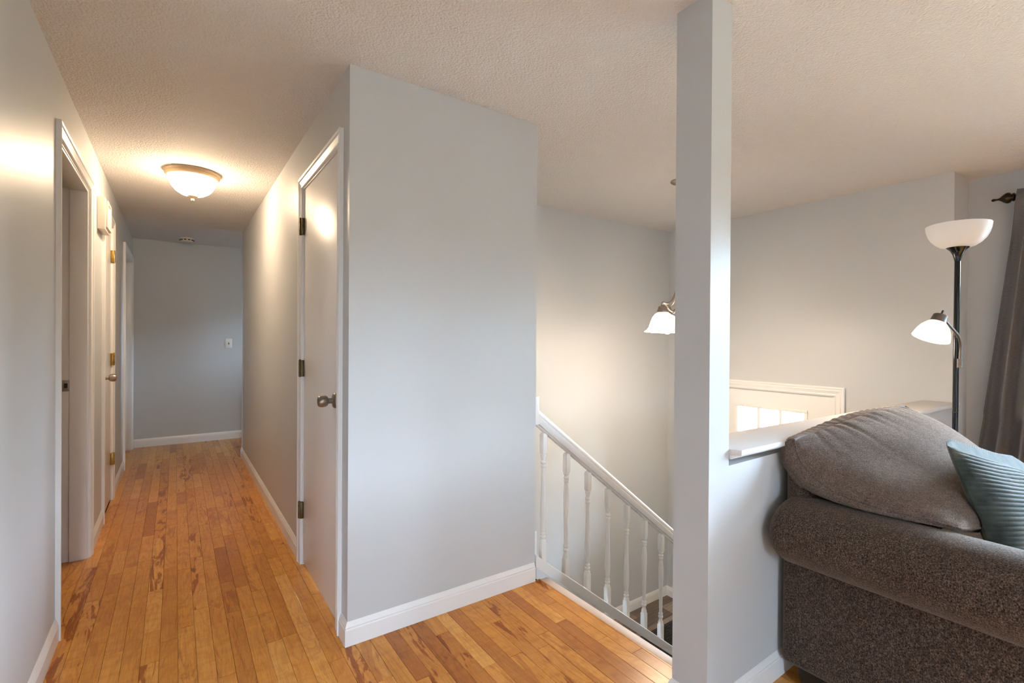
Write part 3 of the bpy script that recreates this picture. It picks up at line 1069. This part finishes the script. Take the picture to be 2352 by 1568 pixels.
def baluster_mesh(flip):
    Lb = 0.70
    w = MB()
    h = 0.0165
    b1, b2 = 0.122, Lb - 0.118
    def block(z0, z1):
        b = len(w.v)
        c = 0.0045
        for zz, hh in ((z0, h * 0.72), (z0 + 0.010, h), (z1 - 0.010, h), (z1, h * 0.72)):
            k = c if hh == h else hh * 0.42
            w.v.extend([(-hh + k, -hh, zz), (hh - k, -hh, zz), (hh, -hh + k, zz), (hh, hh - k, zz), (hh - k, hh, zz), (-hh + k, hh, zz), (-hh, hh - k, zz), (-hh, -hh + k, zz)])
        for q in range(3):
            for i in range(8):
                j = (i + 1) % 8
                w.f.append((b + q * 8 + i, b + q * 8 + j, b + q * 8 + 8 + j, b + q * 8 + 8 + i))
        w.f.append(tuple(range(b + 7, b - 1, -1)))
        w.f.append(tuple(range(b + 24, b + 32)))
    block(0, b1)
    block(b2, Lb - 0.006)
    w.box(-0.006, 0.006, -0.006, 0.006, Lb - 0.008, Lb + 0.02)
    body = [(0, .0), (0.0165, 0.0), (0.0155, 0.006), (0.0105, 0.013), (0.0105, 0.018), (0.0150, 0.022), (0.0150, 0.028), (0.0110, 0.033),
            (0.0135, 0.039), (0.0135, 0.045), (0.0100, 0.052), (0.0125, 0.070), (0.0158, 0.110), (0.0150, 0.160), (0.0125, 0.240), (0.0105, 0.330),
            (0.0098, 0.388), (0.0135, 0.395), (0.0135, 0.402), (0.0105, 0.408), (0.0150, 0.414), (0.0150, 0.420), (0.0105, 0.428), (0.0105, 0.436), (0.0155, 0.450), (0.0165, 0.460), (0, 0.460)]
    ht = b2 - b1
    pr_ = [(r, q / 0.460 * ht) for r, q in body]
    if flip:
        pr_ = [(r, ht - q) for r, q in reversed(pr_)]
    w.lathe(pr_, (0, 0, b1), seg=20)
    return w
flips = [False, True, False, False, False, True, True, False, True]
src = {}
for i in range(9):
    x = 1.5955 + 0.1612 * i
    fl = flips[i]
    if fl not in src:
        src[fl] = baluster_mesh(fl).build('baluster', M_TRIM, rail, bevel=0.0, smooth=28)
        o = src[fl]
    else:
        o = src[fl].copy(); COL.objects.link(o)
    o.parent = rail
    o.location = Vector((x, YRL + 0.006, stop_(x) - 0.024)) - rail.location
nw = MB().box(XEND - 0.04, XEND + 0.04, YRL - 0.04, YRL + 0.04, ZL, 0.02 + ZL + 1.0)
nw.lathe([(0.045, 0), (0.05, 0.01), (0.03, 0.03), (0.04, 0.06), (0.03, 0.085), (0, 0.09)], (XEND, YRL, ZL + 1.02), seg=20)
o = nw.build('newel_post', M_TRIM, bevel=0.0, smooth=40); put(rail, o)

# ------------------------------------------------------------------ hall fixtures
HL = (0.090, 3.840)
hl = empty('ceiling_light', 'lit dome flush light with taupe rim on the hall ceiling', 'ceiling light', loc=(HL[0], HL[1], CEIL))
o = MB().lathe([(0, 0.0), (0.158, 0.0), (0.160, -0.008), (0.152, -0.018), (0.155, -0.024), (0.146, -0.036), (0.140, -0.040), (0.128, -0.040), (0.128, -0.02), (0, -0.02)], (HL[0], HL[1], CEIL - 0.0005), seg=48).build('pan', M_TAUPE, smooth=40); put(hl, o)
o = MB().lathe([(0.126, -0.036), (0.134, -0.041), (0.134, -0.050), (0.129, -0.072), (0.117, -0.098), (0.096, -0.124), (0.068, -0.143), (0.035, -0.154), (0, -0.157)], (HL[0], HL[1], CEIL), seg=48).build('glass_dome', M_DOME, smooth=60); put(hl, o)
o = MB().lathe([(0.032, -0.152), (0.030, -0.158), (0.014, -0.166), (0.009, -0.172), (0.0115, -0.178), (0.009, -0.185), (0, -0.188)], (HL[0], HL[1], CEIL), seg=20).build('finial', M_TAUPE, smooth=50); put(hl, o)

sd = empty('smoke_detector', 'small round white smoke detector on the ceiling near the end wall', 'smoke detector', loc=(0.10, 6.40, CEIL))
o = MB().lathe([(0, 0), (0.068, 0), (0.070, -0.006), (0.068, -0.014), (0.060, -0.018), (0.058, -0.030), (0.050, -0.040), (0, -0.042)], (0.10, 6.40, CEIL - 0.0005), seg=32).build('housing', M_PLAST, smooth=40); put(sd, o)
w = MB()
for k in range(10):
    a = 2 * PI * k / 10
    w.box(0.10 + 0.059 * math.cos(a) - 0.010, 0.10 + 0.059 * math.cos(a) + 0.010, 6.40 + 0.059 * math.sin(a) - 0.010, 6.40 + 0.059 * math.sin(a) + 0.010, CEIL - 0.029, CEIL - 0.020)
o = w.build('vent_slot', M_DARK); o['kind'] = 'stuff'; put(sd, o)

chm = empty('door_chime', 'boxy white chime cover high on the left hall wall', 'door chime', loc=(XL, 3.95, 1.95))
o = MB().box(XL + 0.0005, XL + 0.040, 3.845, 4.085, 1.875, 2.070).build('housing', M_PLAST, bevel=0.003); put(chm, o)
o = MB().box(XL + 0.040, XL + 0.045, 3.866, 4.064, 1.890, 2.055).build('cover', M_PLAST, bevel=0.002); put(chm, o)
w = MB()
for (a_, b_, c_, d_) in ((3.866, 4.064, 2.041, 2.055), (3.866, 4.064, 1.890, 1.904), (3.866, 3.880, 1.904, 2.041), (4.050, 4.064, 1.904, 2.041)):
    w.box(XL + 0.045, XL + 0.051, a_, b_, c_, d_)
q = w.build('cover_frame', M_PLAST, bevel=0.001); put(chm, q); q.parent = o

sw = empty('light_switch', 'white single toggle switch plate on the end wall', 'light switch', loc=(0.527, YE, 1.153))
o = MB().box(0.492, 0.562, YE - 0.006, YE - 0.0003, 1.098, 1.208).build('plate', M_PLATE, bevel=0.002); put(sw, o)
o = MB().box(0.521, 0.533, YE - 0.0075, YE - 0.006, 1.140, 1.166).build('slot', M_DARK); put(sw, o)
o = MB().box(0.523, 0.531, YE - 0.018, YE - 0.007, 1.153, 1.163).build('toggle', M_PLATE, bevel=0.001); put(sw, o)

# ------------------------------------------------------------------ chandelier over the stairs
CHX, CHY = 2.826, 2.075
ch = empty('chandelier', 'brushed nickel chandelier with lit alabaster bell shades over the stairs', 'chandelier', loc=(CHX, CHY, CEIL))
o = MB().lathe([(0, 0), (0.066, 0), (0.068, -0.005), (0.060, -0.012), (0.030, -0.022), (0.010, -0.028), (0, -0.028)], (CHX, CHY, CEIL - 0.0005), seg=32).build('canopy', M_NICKEL, smooth=40); put(ch, o)
w = MB()
z = CEIL - 0.03
k = 0
while z > 1.72:
    pts = []
    for q in range(13):
        a = 2 * PI * q / 12
        r1, r2 = 0.009 * math.cos(a), 0.017 * math.sin(a)
        pts.append((CHX + (r1 if k % 2 else 0), CHY + (0 if k % 2 else r1), z - 0.014 + r2))
    w.tube(pts, 0.0021, 6, cap=False)
    z -= 0.027
    k += 1
o = w.build('chain', M_NICKEL, smooth=60); o['kind'] = 'stuff'; put(ch, o)
o = MB().lathe([(0, 1.73), (0.006, 1.725), (0.008, 1.70), (0.022, 1.69), (0.026, 1.675), (0.014, 1.66), (0.010, 1.62), (0.020, 1.56), (0.032, 1.50), (0.034, 1.46), (0.022, 1.42), (0.012, 1.39), (0.016, 1.37), (0.010, 1.35), (0, 1.34)], (CHX, CHY, 0), seg=24).build('hub', M_NICKEL, smooth=50); put(ch, o)
for ang in (217, 97, 337):
    a = math.radians(ang)
    dv = R_ * math.cos(a) + fh * math.sin(a)
    P = lambda r, zz: Vector((CHX, CHY, 0)) + dv * r + Vector((0, 0, zz))
    RA = 0.19
    arm = MB().tube(bez([P(0.015, 1.675), P(0.035, 1.58), P(0.085, 1.495), P(0.145, 1.465), P(RA, 1.470), P(RA + 0.004, 1.445)]), 0.0062, 10)
    arm.tube(bez([P(0.030, 1.45), P(0.080, 1.415), P(0.125, 1.430), P(0.160, 1.460), P(RA, 1.468)]), 0.0050, 10)
    o = arm.build('arm', M_NICKEL, smooth=60); put(ch, o)
    s_ = P(RA, 0)
    cup = MB().lathe([(0, 1.455), (0.012, 1.455), (0.014, 1.448), (0.028, 1.442), (0.031, 1.425), (0.036, 1.418), (0.036, 1.405), (0.030, 1.400), (0, 1.400)], (s_.x, s_.y, 0), seg=24).build('socket_cup', M_NICKEL, smooth=40); put(ch, cup)
    gl = MB().lathe([(0.030, 1.405), (0.048, 1.395), (0.066, 1.372), (0.078, 1.340), (0.086, 1.315), (0.089, 1.305), (0.096, 1.300), (0.097, 1.293), (0.106, 1.288), (0.118, 1.278), (0.115, 1.275), (0.102, 1.284), (0.088, 1.298), (0.074, 1.338), (0.062, 1.368), (0.045, 1.388), (0.028, 1.398)], (s_.x, s_.y, 0), seg=36).build('glass_shade', M_SHADE, smooth=60); put(ch, gl)
    bl = MB().lathe([(0, 1.395), (0.013, 1.39), (0.014, 1.355), (0.024, 1.325), (0.029, 1.300), (0.024, 1.278), (0.012, 1.268), (0, 1.266)], (s_.x, s_.y, 0), seg=20).build('bulb', M_BULB, smooth=60); put(ch, bl)
    l = bpy.data.lights.new('bulb_light', 'POINT'); l.energy = 4.3; l.color = (1.0, 0.79, 0.57); l.shadow_soft_size = 0.075
    lo = bpy.data.objects.new('bulb_light', l); COL.objects.link(lo); lo.parent = ch
    lo.location = Vector((s_.x, s_.y, 1.235)) - ch.location

# ------------------------------------------------------------------ floor lamp behind the armchair
LX, LY = 3.285, 0.755
fl = empty('floor_lamp', 'black torchiere floor lamp with white bowl and side reading light', 'floor lamp', loc=(LX, LY, 0))
top = Vector((3.333, 0.76, 1.70)); bot = Vector((LX, LY, 0.02))
at = lambda z: bot + (top - bot) * ((z - bot.z) / (top.z - bot.z))
o = MB().lathe([(0, 0.001), (0.125, 0.001), (0.128, 0.010), (0.120, 0.020), (0.03, 0.030), (0.016, 0.034), (0, 0.034)], (LX, LY, 0), seg=36).build('base', M_BLACKM, smooth=40); put(fl, o)
o = MB().tube([at(0.03), at(0.5), at(0.86), at(1.25), at(1.645)], 0.0122, 20).build('pole', M_BLACKM, smooth=60); put(fl, o)
for z in (0.86, 1.25):
    w = MB().tube([at(z - 0.002), at(z + 0.002)], 0.0126, 20); q = w.build('pole_joint', M_DARK, smooth=60); put(fl, q); q.parent = o
tz = at(1.64)
o = MB().lathe([(0.0125, 0.0), (0.0145, 0.010), (0.0205, 0.034), (0.031, 0.055), (0.049, 0.072), (0.048, 0.0735), (0, 0.070)], tz, (top - bot), 32).build('socket_cup', M_BLACKM, smooth=50); put(fl, o)
bowl = [(0, 0.070), (0.050, 0.070), (0.072, 0.078), (0.092, 0.093), (0.109, 0.113), (0.121, 0.136), (0.128, 0.160), (0.131, 0.186), (0.128, 0.186), (0.125, 0.160), (0.118, 0.138), (0.106, 0.116), (0.089, 0.097), (0.070, 0.083), (0.05, 0.076), (0, 0.076)]
o = MB().lathe(bowl, tz, (top - bot), 48).build('bowl_shade', M_TORCH, smooth=60); put(fl, o)
# reading arm
ja = at(1.118)
o = MB().tube(bez([(3.303, 0.742, 1.095), (3.305, 0.740, 1.150), (3.300, 0.738, 1.205), (3.262, 0.736, 1.245), (3.185, 0.735, 1.275), (3.085, 0.735, 1.307), (3.042, 0.735, 1.320)]), 0.0062, 12).build('gooseneck', M_GUNMET, smooth=60); put(fl, o)
o = MB().tube([(3.303, 0.742, 1.090), (3.303, 0.742, 1.135)], 0.011, 14).build('swivel', M_GUNMET, smooth=40); put(fl, o)
kb = MB().tube([(3.278, 0.735, 1.118), (3.303, 0.742, 1.118)], 0.006, 10).build('thumb_screw', M_GUNMET, smooth=40); put(fl, kb); kb.parent = o
axis = (R_ * -0.40 - Vector((0, 0, 0.92))).normalized()
tip = Vector((2.965, 0.735, 1.345))
o = MB().lathe([(0, -0.004), (0.024, -0.004), (0.028, 0.0), (0.031, 0.030), (0.033, 0.036), (0, 0.036)], tip, axis, 28).build('lamp_head', M_GUNMET, smooth=35); put(fl, o)
q = MB().tube([tip - axis * 0.004, tip - axis * 0.026 + Vector((0.004, 0, 0))], 0.004, 10).build('switch', M_DARK, smooth=40); put(fl, q); q.parent = o
sh = [(0.050, 0.040), (0.066, 0.052), (0.090, 0.078), (0.107, 0.108), (0.118, 0.142), (0.122, 0.160), (0.119, 0.160), (0.114, 0.142), (0.103, 0.110), (0.086, 0.080), (0.062, 0.056), (0.046, 0.044)]
sh = [(a * 0.60, 0.004 + b * 0.70) for a, b in sh]
o = MB().lathe(sh, tip, axis, 40).build('reading_shade', M_READ, smooth=60); put(fl, o)
o = MB().lathe([(0, 0.036), (0.012, 0.04), (0.024, 0.07), (0.022, 0.088), (0, 0.098)], tip, axis, 20).build('bulb', M_BULB, smooth=60); put(fl, o)
l = bpy.data.lights.new('bulb_light', 'POINT'); l.energy = 2.6; l.color = (1.0, 0.74, 0.46); l.shadow_soft_size = 0.03
lo = bpy.data.objects.new('bulb_light', l); COL.objects.link(lo); lo.parent = fl
lo.location = tip + axis * 0.112 - fl.location

# ------------------------------------------------------------------ curtain and rod
RX, RZ = 4.285, 2.125
rod = empty('curtain_rod', 'dark bronze curtain rod with an urn finial', 'curtain rod', loc=(RX, 0.7, RZ))
o = MB().tube([(RX, 0.70, RZ), (RX, -2.4, RZ)], 0.0125, 16).build('rod', M_BRONZE, smooth=60); put(rod, o)
o = MB().lathe([(0, 0.118), (0.007, 0.114), (0.009, 0.107), (0.007, 0.100), (0.0055, 0.095), (0.006, 0.085), (0.011, 0.076), (0.024, 0.062), (0.032, 0.050), (0.034, 0.042), (0.031, 0.032), (0.022, 0.025), (0.022, 0.021), (0.026, 0.018), (0.024, 0.010), (0.014, 0.004), (0.0125, -0.005), (0, -0.005)], (RX, 0.70, RZ), (0, 1, 0), 28).build('finial', M_BRONZE, smooth=60); put(rod, o)
o = MB().box(RX - 0.006, XW - 0.0005, 0.585, 0.60, RZ - 0.02, RZ + 0.012)
o.box(XW - 0.006, XW - 0.0005, 0.575, 0.61, RZ - 0.05, RZ + 0.05)
o = o.build('bracket', M_BRONZE, bevel=0.002); put(rod, o)

cu = empty('curtain', 'charcoal grey linen curtain panel hanging at the window edge', 'curtain', loc=(RX, 0.5, 0))
def curtain_pt(u, v):
    # u across, v up from hem; gathered at the rod, flaring at the foot
    z = lerp(0.03, 2.165, v)
    ya = lerp(0.905, 0.688, min(1, v ** 1.05 * 1.0))
    if v < 0.35:
        ya = lerp(0.915, lerp(0.905, 0.688, 0.35), v / 0.35)
    yb = lerp(0.02, 0.20, v)
    y = lerp(ya, yb, u)
    ph = u * 7.5 * 2 * PI
    amp = lerp(0.040, 0.026, v) * (0.55 + 0.45 * math.sin(3.1 * u + 1.2))
    x = RX + amp * math.sin(ph + 0.5 * math.sin(2.4 * v + u * 3)) + 0.008 * noise.noise((u * 9, v * 2.5, 0.3))
    if v > 0.88:
        x = lerp(x, RX - 0.030 + 0.010 * math.sin(ph), min(1, (v - 0.88) / 0.08))
    y += 0.014 * math.cos(ph) * (1 - 0.4 * v)
    return (x, y, z)
w = MB().grid(curtain_pt, 150, 60)
cob = w.build('panel', M_CURT, smooth=80)
md = cob.modifiers.new('thick', 'SOLIDIFY'); md.thickness = 0.003
put(cu, cob)
w = MB().grid(lambda u, v: tuple(Vector(curtain_pt(u, 0.945 + 0.05 * v)) + Vector((-0.0045, 0, 0))), 150, 2)
o = w.build('rod_pocket_hem', M_CURT, smooth=80); put(cu, o)
md = o.modifiers.new('thick', 'SOLIDIFY'); md.thickness = 0.002

# ------------------------------------------------------------------ armchair
ac = empty('armchair', 'large brown chenille armchair with rolled arm beside the half wall', 'armchair', loc=(2.3, 0.4, 0))
def arm_section(cx_, sgn, n=40):
    """closed x-z outline of an arm roll; sgn=-1: outer side towards -x"""
    pts = []
    rx, rz, cz = 0.150, 0.117, 0.562
    for k in range(n):
        a = 2 * PI * k / n
        pts.append((cx_ + sgn * (-rx * math.cos(a)) * -1 * 1.0, cz + rz * math.sin(a)))
    return pts
def rounded_sweep(section, y0, y1, rcap, name, mat_, cx_, cz, nseg=8, flat_end=False, wob=0.004):
    """sweep a closed outline along y with rounded ends"""
    w = MB()
    st = []
    for k in range(nseg + 1):
        a = (PI / 2) * k / nseg
        st.append((y1 - rcap + rcap * math.cos(a), 1 - (1 - math.sin(a)) * 0.42 if False else None, a))
    rings = []
    ys = []
    for k in range(nseg + 1):
        a = (PI / 2) * (1 - k / nseg)
        ys.append((y1 - rcap + rcap * math.sin(a), math.cos(a)))
    n_mid = 26
    ym = [(lerp(y1 - rcap, y0 + rcap, (i + 1) / (n_mid + 1)), 1.0) for i in range(n_mid)]
    ye = [(2 * 0 + (y0 + rcap - rcap * math.sin(a)), math.cos(a)) for a in [(PI / 2) * k / nseg for k in range(nseg + 1)]]
    inset = rcap
    for y, s in ys + ym + ye:
        ids = []
        for (x, z) in section:
            dx, dz = x - cx_, z - cz
            ln = math.hypot(dx, dz)
            sh_ = inset * (1 - s)
            kf = max(0.02, (ln - sh_) / ln)
            nn = wob * noise.noise((x * 7, y * 7, z * 7))
            ids.append(len(w.v))
            w.v.append((cx_ + dx * (kf + nn), y, cz + dz * (kf + nn)))
        rings.append(ids)
    m_ = len(section)
    for a, c_ in zip(rings, rings[1:]):
        for k in range(m_):
            j = (k + 1) % m_
            w.f.append((a[k], a[j], c_[j], c_[k]))
    w.f.append(tuple(reversed(rings[0]))); w.f.append(tuple(rings[-1]))
    o = w.build(name, mat_, smooth=70)
    return o
AX0, AX1 = 1.83, 2.86
ARM0, ARM1 = -0.06, 0.878
def arm(cxv, outer):
    n = 44
    sec = [(cxv + 0.150 * math.cos(2 * PI * k / n), 0.560 + 0.114 * math.sin(2 * PI * k / n)) for k in range(n)]
    o = rounded_sweep(sec, ARM0, ARM1, 0.055, 'arm_roll', M_SOFA, cxv, 0.560)
    put(ac, o)
    x0, x1 = (1.795, 1.975) if outer < 0 else (2.715, 2.895)
    p = MB().box(x0, x1, ARM0 + 0.02, ARM1 + 0.004, 0.070, 0.56)
    o2 = p.build('arm_panel', M_SOFA, bevel=0.022, seg=4, smooth=70)
    put(ac, o2)
    xs = x0 - 0.001 if outer < 0 else x1 + 0.001
    pts = [(xs + 0.012 * outer * -1 * 0 , y, 0.452 + 0.003 * math.sin(y * 9)) for y in [lerp(ARM0 + 0.04, ARM1 - 0.015, i / 24) for i in range(25)]]
    o3 = MB().tube(pts, 0.006, 8).build('seam_welt', M_SOFA, smooth=60)
    put(ac, o3); o3.parent = o2
arm(1.812, -1)
arm(2.865, 1)
o = MB().box(1.80, 2.88, 0.795, 0.876, 0.075, 0.775).build('back_frame', M_SOFA, bevel=0.03, seg=5, smooth=70); put(ac, o)
o = MB().box(1.96, 2.73, ARM0 + 0.03, 0.70, 0.075, 0.32).build('seat_base', M_SOFA, bevel=0.02, seg=3, smooth=70); put(ac, o)
o = MB().box(1.985, 2.705, ARM0, 0.64, 0.322, 0.475).build('seat_cushion', M_SOFA, bevel=0.05, seg=6, smooth=70); put(ac, o)
for x in (1.845, 2.845):
    for y in (0.02, 0.79):
        w = MB()
        w.v += [(x - .030, y - .030, 0.001), (x + .030, y - .030, 0.001), (x + .030, y + .030, 0.001), (x - .030, y + .030, 0.001),
                (x - .040, y - .040, 0.085), (x + .040, y - .040, 0.085), (x + .040, y + .040, 0.085), (x - .040, y + .040, 0.085)]
        w.f += [(3, 2, 1, 0), (4, 5, 6, 7)] + [(i, (i + 1) % 4, 4 + (i + 1) % 4, 4 + i) for i in range(4)]
        o = w.build('leg', M_BLACKLEG, bevel=0.003); put(ac, o)

# ------------------------------------------------------------------ loose back cushion
def soft_box(name, TL, TR, BR, BL, back, bulge, thick, n, mat_, wr=1.0):
    """boxed cushion: bulging front face, band, flat back. returns mesh builder verts and the front seam"""
    TL, TR, BR, BL = map(Vector, (TL, TR, BR, BL))
    nf = ((TR - TL).cross(BL - TL)).normalized()
    if nf.dot(Vector(back)) > 0:
        nf = -nf
    bk = Vector(back).normalized()
    LC = bez([TL, (1.793, 0.815, 0.800), (1.802, 0.735, 0.730), (1.810, 0.620, 0.704), (1.828, 0.505, 0.697), BL], 12)
    RC = bez([TR, TR.lerp(BR, 0.5) + Vector((0.02, -0.01, 0.03)), BR], 12)
    TC = bez([TL, TL.lerp(TR, 0.35) + Vector((0, 0.02, -0.006)), TL.lerp(TR, 0.7) + Vector((0, 0.012, 0.006)), TR], 12)
    BC = bez([BL, BL.lerp(BR, 0.5) + Vector((0, 0.0, -0.01)), BR], 12)
    def ev(c, q):
        q = min(max(q, 0), 1) * (len(c) - 1)
        i = min(int(q), len(c) - 2)
        return c[i].lerp(c[i + 1], q - i)
    def quad(s, t):
        l, rr, tt, bb = ev(LC, 1 - t), ev(RC, 1 - t), ev(TC, s), ev(BC, s)
        return l.lerp(rr, s) + bb.lerp(tt, t) - BL.lerp(BR, s).lerp(TL.lerp(TR, s), t)
    def prof(s, t):
        a = max(0.0, 4 * s * (1 - s)); b = max(0.0, 4 * t * (1 - t))
        return (a ** 0.55) * (b ** 0.55)
    def front(s, t):
        p = quad(s, t)
        h = prof(s, t)
        p = p + nf * (bulge * h)
        # gathers running in from the top and side seams
        dt, ds = 1 - t, s
        gw = max(0.0, 0.45 + 1.1 * noise.noise((s * 7, 0.0, 7.0)))
        ph = s * 84 + 3.0 * noise.noise((s * 9, 0.0, 1.0)) + 3.0 * dt * (0.55 - s) * 6
        g1 = -gw * max(0.0, math.cos(ph)) ** 3 * math.exp(-dt * (6 + 5 * noise.noise((s * 20, 0, 3)))) * min(1, dt * 30) * 2.2
        g2 = math.sin(t * 38 + 5 * noise.noise((s * 3, t * 5, 4.0))) * math.exp(-ds * 12) * min(1, ds * 20)
        big = noise.noise((s * 3.2, t * 3.2, 2.0)) * 0.018 * h
        p = p + nf * (wr * (0.0060 * g1 + 0.0055 * g2) + big)
        return p
    return quad, front, nf, bk
def build_cushion():
    n = 72
    quad, front, nf, bk = soft_box('c', (1.798, 0.842, 0.872), (2.540, 0.745, 0.948), (2.545, 0.330, 0.600), (1.865, 0.415, 0.682), (-0.02, 1.0, -0.28), 0.095, 0.15, 72, M_CUSH)
    w = MB()
    idx = {}
    for j in range(n + 1):
        for i in range(n + 1):
            idx[i, j] = len(w.v)
            w.v.append(tuple(front(i / n, j / n)))
    for j in range(n):
        for i in range(n):
            w.f.append((idx[i, j], idx[i + 1, j], idx[i + 1, j + 1], idx[i, j + 1]))
    loop = [(i, 0) for i in range(n)] + [(n, j) for j in range(n)] + [(n - i, n) for i in range(n)] + [(0, n - j) for j in range(n)]
    ctr = Vector((0, 0, 0))
    for q in loop:
        ctr += Vector(w.v[idx[q]])
    ctr /= len(loop)
    prev = [idx[q] for q in loop]
    seam = [Vector(w.v[i]) for i in prev]
    rings = 12
    for r in range(1, rings + 1):
        t = r / rings
        ids = []
        for k, q in enumerate(loop):
            p = seam[k]
            s, tt = q[0] / n, q[1] / n
            out = (p - ctr); out -= bk * out.dot(bk)
            out.normalize()
            # depth shrinks towards the corners; band bulges outward in the middle
            cr = (4 * s * (1 - s) if q[1] in (0, n) else 4 * tt * (1 - tt)) ** 0.5
            depth = 0.080 * (0.30 + 0.70 * cr)
            bul = 0.017 * math.sin(PI * min(1, t * 0.92)) * (0.45 + 0.55 * cr)
            gath = 0.0022 * math.sin(k * 1.7 + 5 * noise.noise((k * 0.05, t * 2, 0))) * math.sin(PI * t)
            pp = p + bk * (depth * t) + out * (bul + gath - 0.02 * max(0, t - 0.7))
            ids.append(len(w.v))
            w.v.append(tuple(pp))
        for k in range(len(loop)):
            j = (k + 1) % len(loop)
            w.f.append((prev[j], prev[k], ids[k], ids[j]))
        prev = ids
    cb = sum((Vector(w.v[i]) for i in prev), Vector((0, 0, 0))) / len(prev)
    base_ids = prev
    for r in range(1, 7):
        t = r / 7
        ids = []
        for i in base_ids:
            p = Vector(w.v[i]).lerp(cb + bk * 0.015, t)
            ids.append(len(w.v)); w.v.append(tuple(p))
        for k in range(len(ids)):
            j = (k + 1) % len(ids)
            w.f.append((prev[j], prev[k], ids[k], ids[j]))
        prev = ids
    c_ = len(w.v); w.v.append(tuple(cb + bk * 0.015))
    for k in range(len(prev)):
        w.f.append((prev[(k + 1) % len(prev)], prev[k], c_))
    return w, seam
bc = empty('back_cushion', 'slumped taupe back cushion resting over the armchair arm', 'cushion', loc=(2.2, 0.6, 0.7))
w, seam = build_cushion()
hard = [o for o in ac.children if o.name.split('.')[0] in ('arm_roll', 'arm_panel', 'back_frame', 'seat_cushion', 'seat_base')]
for _ in range(2):
    push_out(w.v, hard, 0.007)
n_c = 72
seam = [Vector(w.v[j * (n_c + 1) + i]) for i, j in [(i, 0) for i in range(n_c)] + [(n_c, j) for j in range(n_c)] + [(n_c - i, n_c) for i in range(n_c)] + [(0, n_c - j) for j in range(n_c)]]
cover = o = w.build('cover', M_CUSH, smooth=80); put(bc, o)
o = MB().tube(seam[144:217], 0.0042, 8).build('piping', M_PIPE_LIT, smooth=80); put(bc, o)
o['label'] = 'top seam piping with cool daylight painted into its colour'
o = MB().tube(seam[216:] + seam[:145], 0.0042, 8).build('piping', M_CUSH, smooth=80); put(bc, o)

# ------------------------------------------------------------------ teal corduroy pillow
tp = empty('throw_pillow', 'teal ribbed corduroy pillow leaning on the back cushion', 'pillow', loc=(2.3, 0.4, 0.7))
def pillow_face(sign, nr):
    TL, TR = Vector((1.985, 0.470, 0.893)), Vector((2.590, 0.365, 0.740))
    BL, BR = Vector((1.965, 0.330, 0.480)), Vector((2.520, 0.200, 0.470))
    nf = Vector((-0.30, -0.90, 0.32)).normalized() if sign > 0 else Vector((0.08, 0.55, 0.83)).normalized()
    def fn(s, t):
        # edges curve inwards between the ears
        cs, ct = s - 0.5, t - 0.5
        pin_s = 0.5 + cs * (1 - 0.06 * (1 - (2 * ct) ** 2))
        pin_t = 0.5 + ct * (1 - 0.05 * (1 - (2 * cs) ** 2))
        p = BL.lerp(BR, pin_s).lerp(TL.lerp(TR, pin_s), pin_t)
        a, b = max(0, 4 * s * (1 - s)), max(0, 4 * t * (1 - t))
        h = (a * b) ** 0.5
        hh = 0.075 * h ** 0.8 if sign > 0 else 0.135 * (min(1, a * 2.0) * b) ** 0.42
        q = t if sign > 0 else (s * 0.9 + t * 0.7)
        q += 0.014 * noise.noise((s * 3, t * 3, 5))
        rib = (0.0062 if sign > 0 else 0.0048) * abs(math.sin(PI * nr * q)) ** 0.7 * min(1, h * 5)
        fold = 0.010 * noise.noise((s * 4 + 9, t * 4, 2)) * h
        return tuple(p + nf * (hh + rib + fold))
    return fn
w = MB().grid(pillow_face(1, 30), 70, 270)
for _ in range(2):
    push_out(w.v, [cover] + hard, 0.007)
o = w.build('front_cover', M_TEAL, smooth=80); put(tp, o)
w = MB().grid(pillow_face(-1, 46), 420, 150)
for _ in range(2):
    push_out(w.v, [cover] + hard, 0.007)
o = w.build('back_cover', M_TEAL, smooth=80); put(tp, o)
fn = pillow_face(1, 30)
pts = [fn(k / 40, 0.999) for k in range(41)]
push_out(pts, [cover], 0.012)
o = MB().tube(pts, 0.0035, 8).build('zip_seam', M_TEAL, smooth=60); put(tp, o)
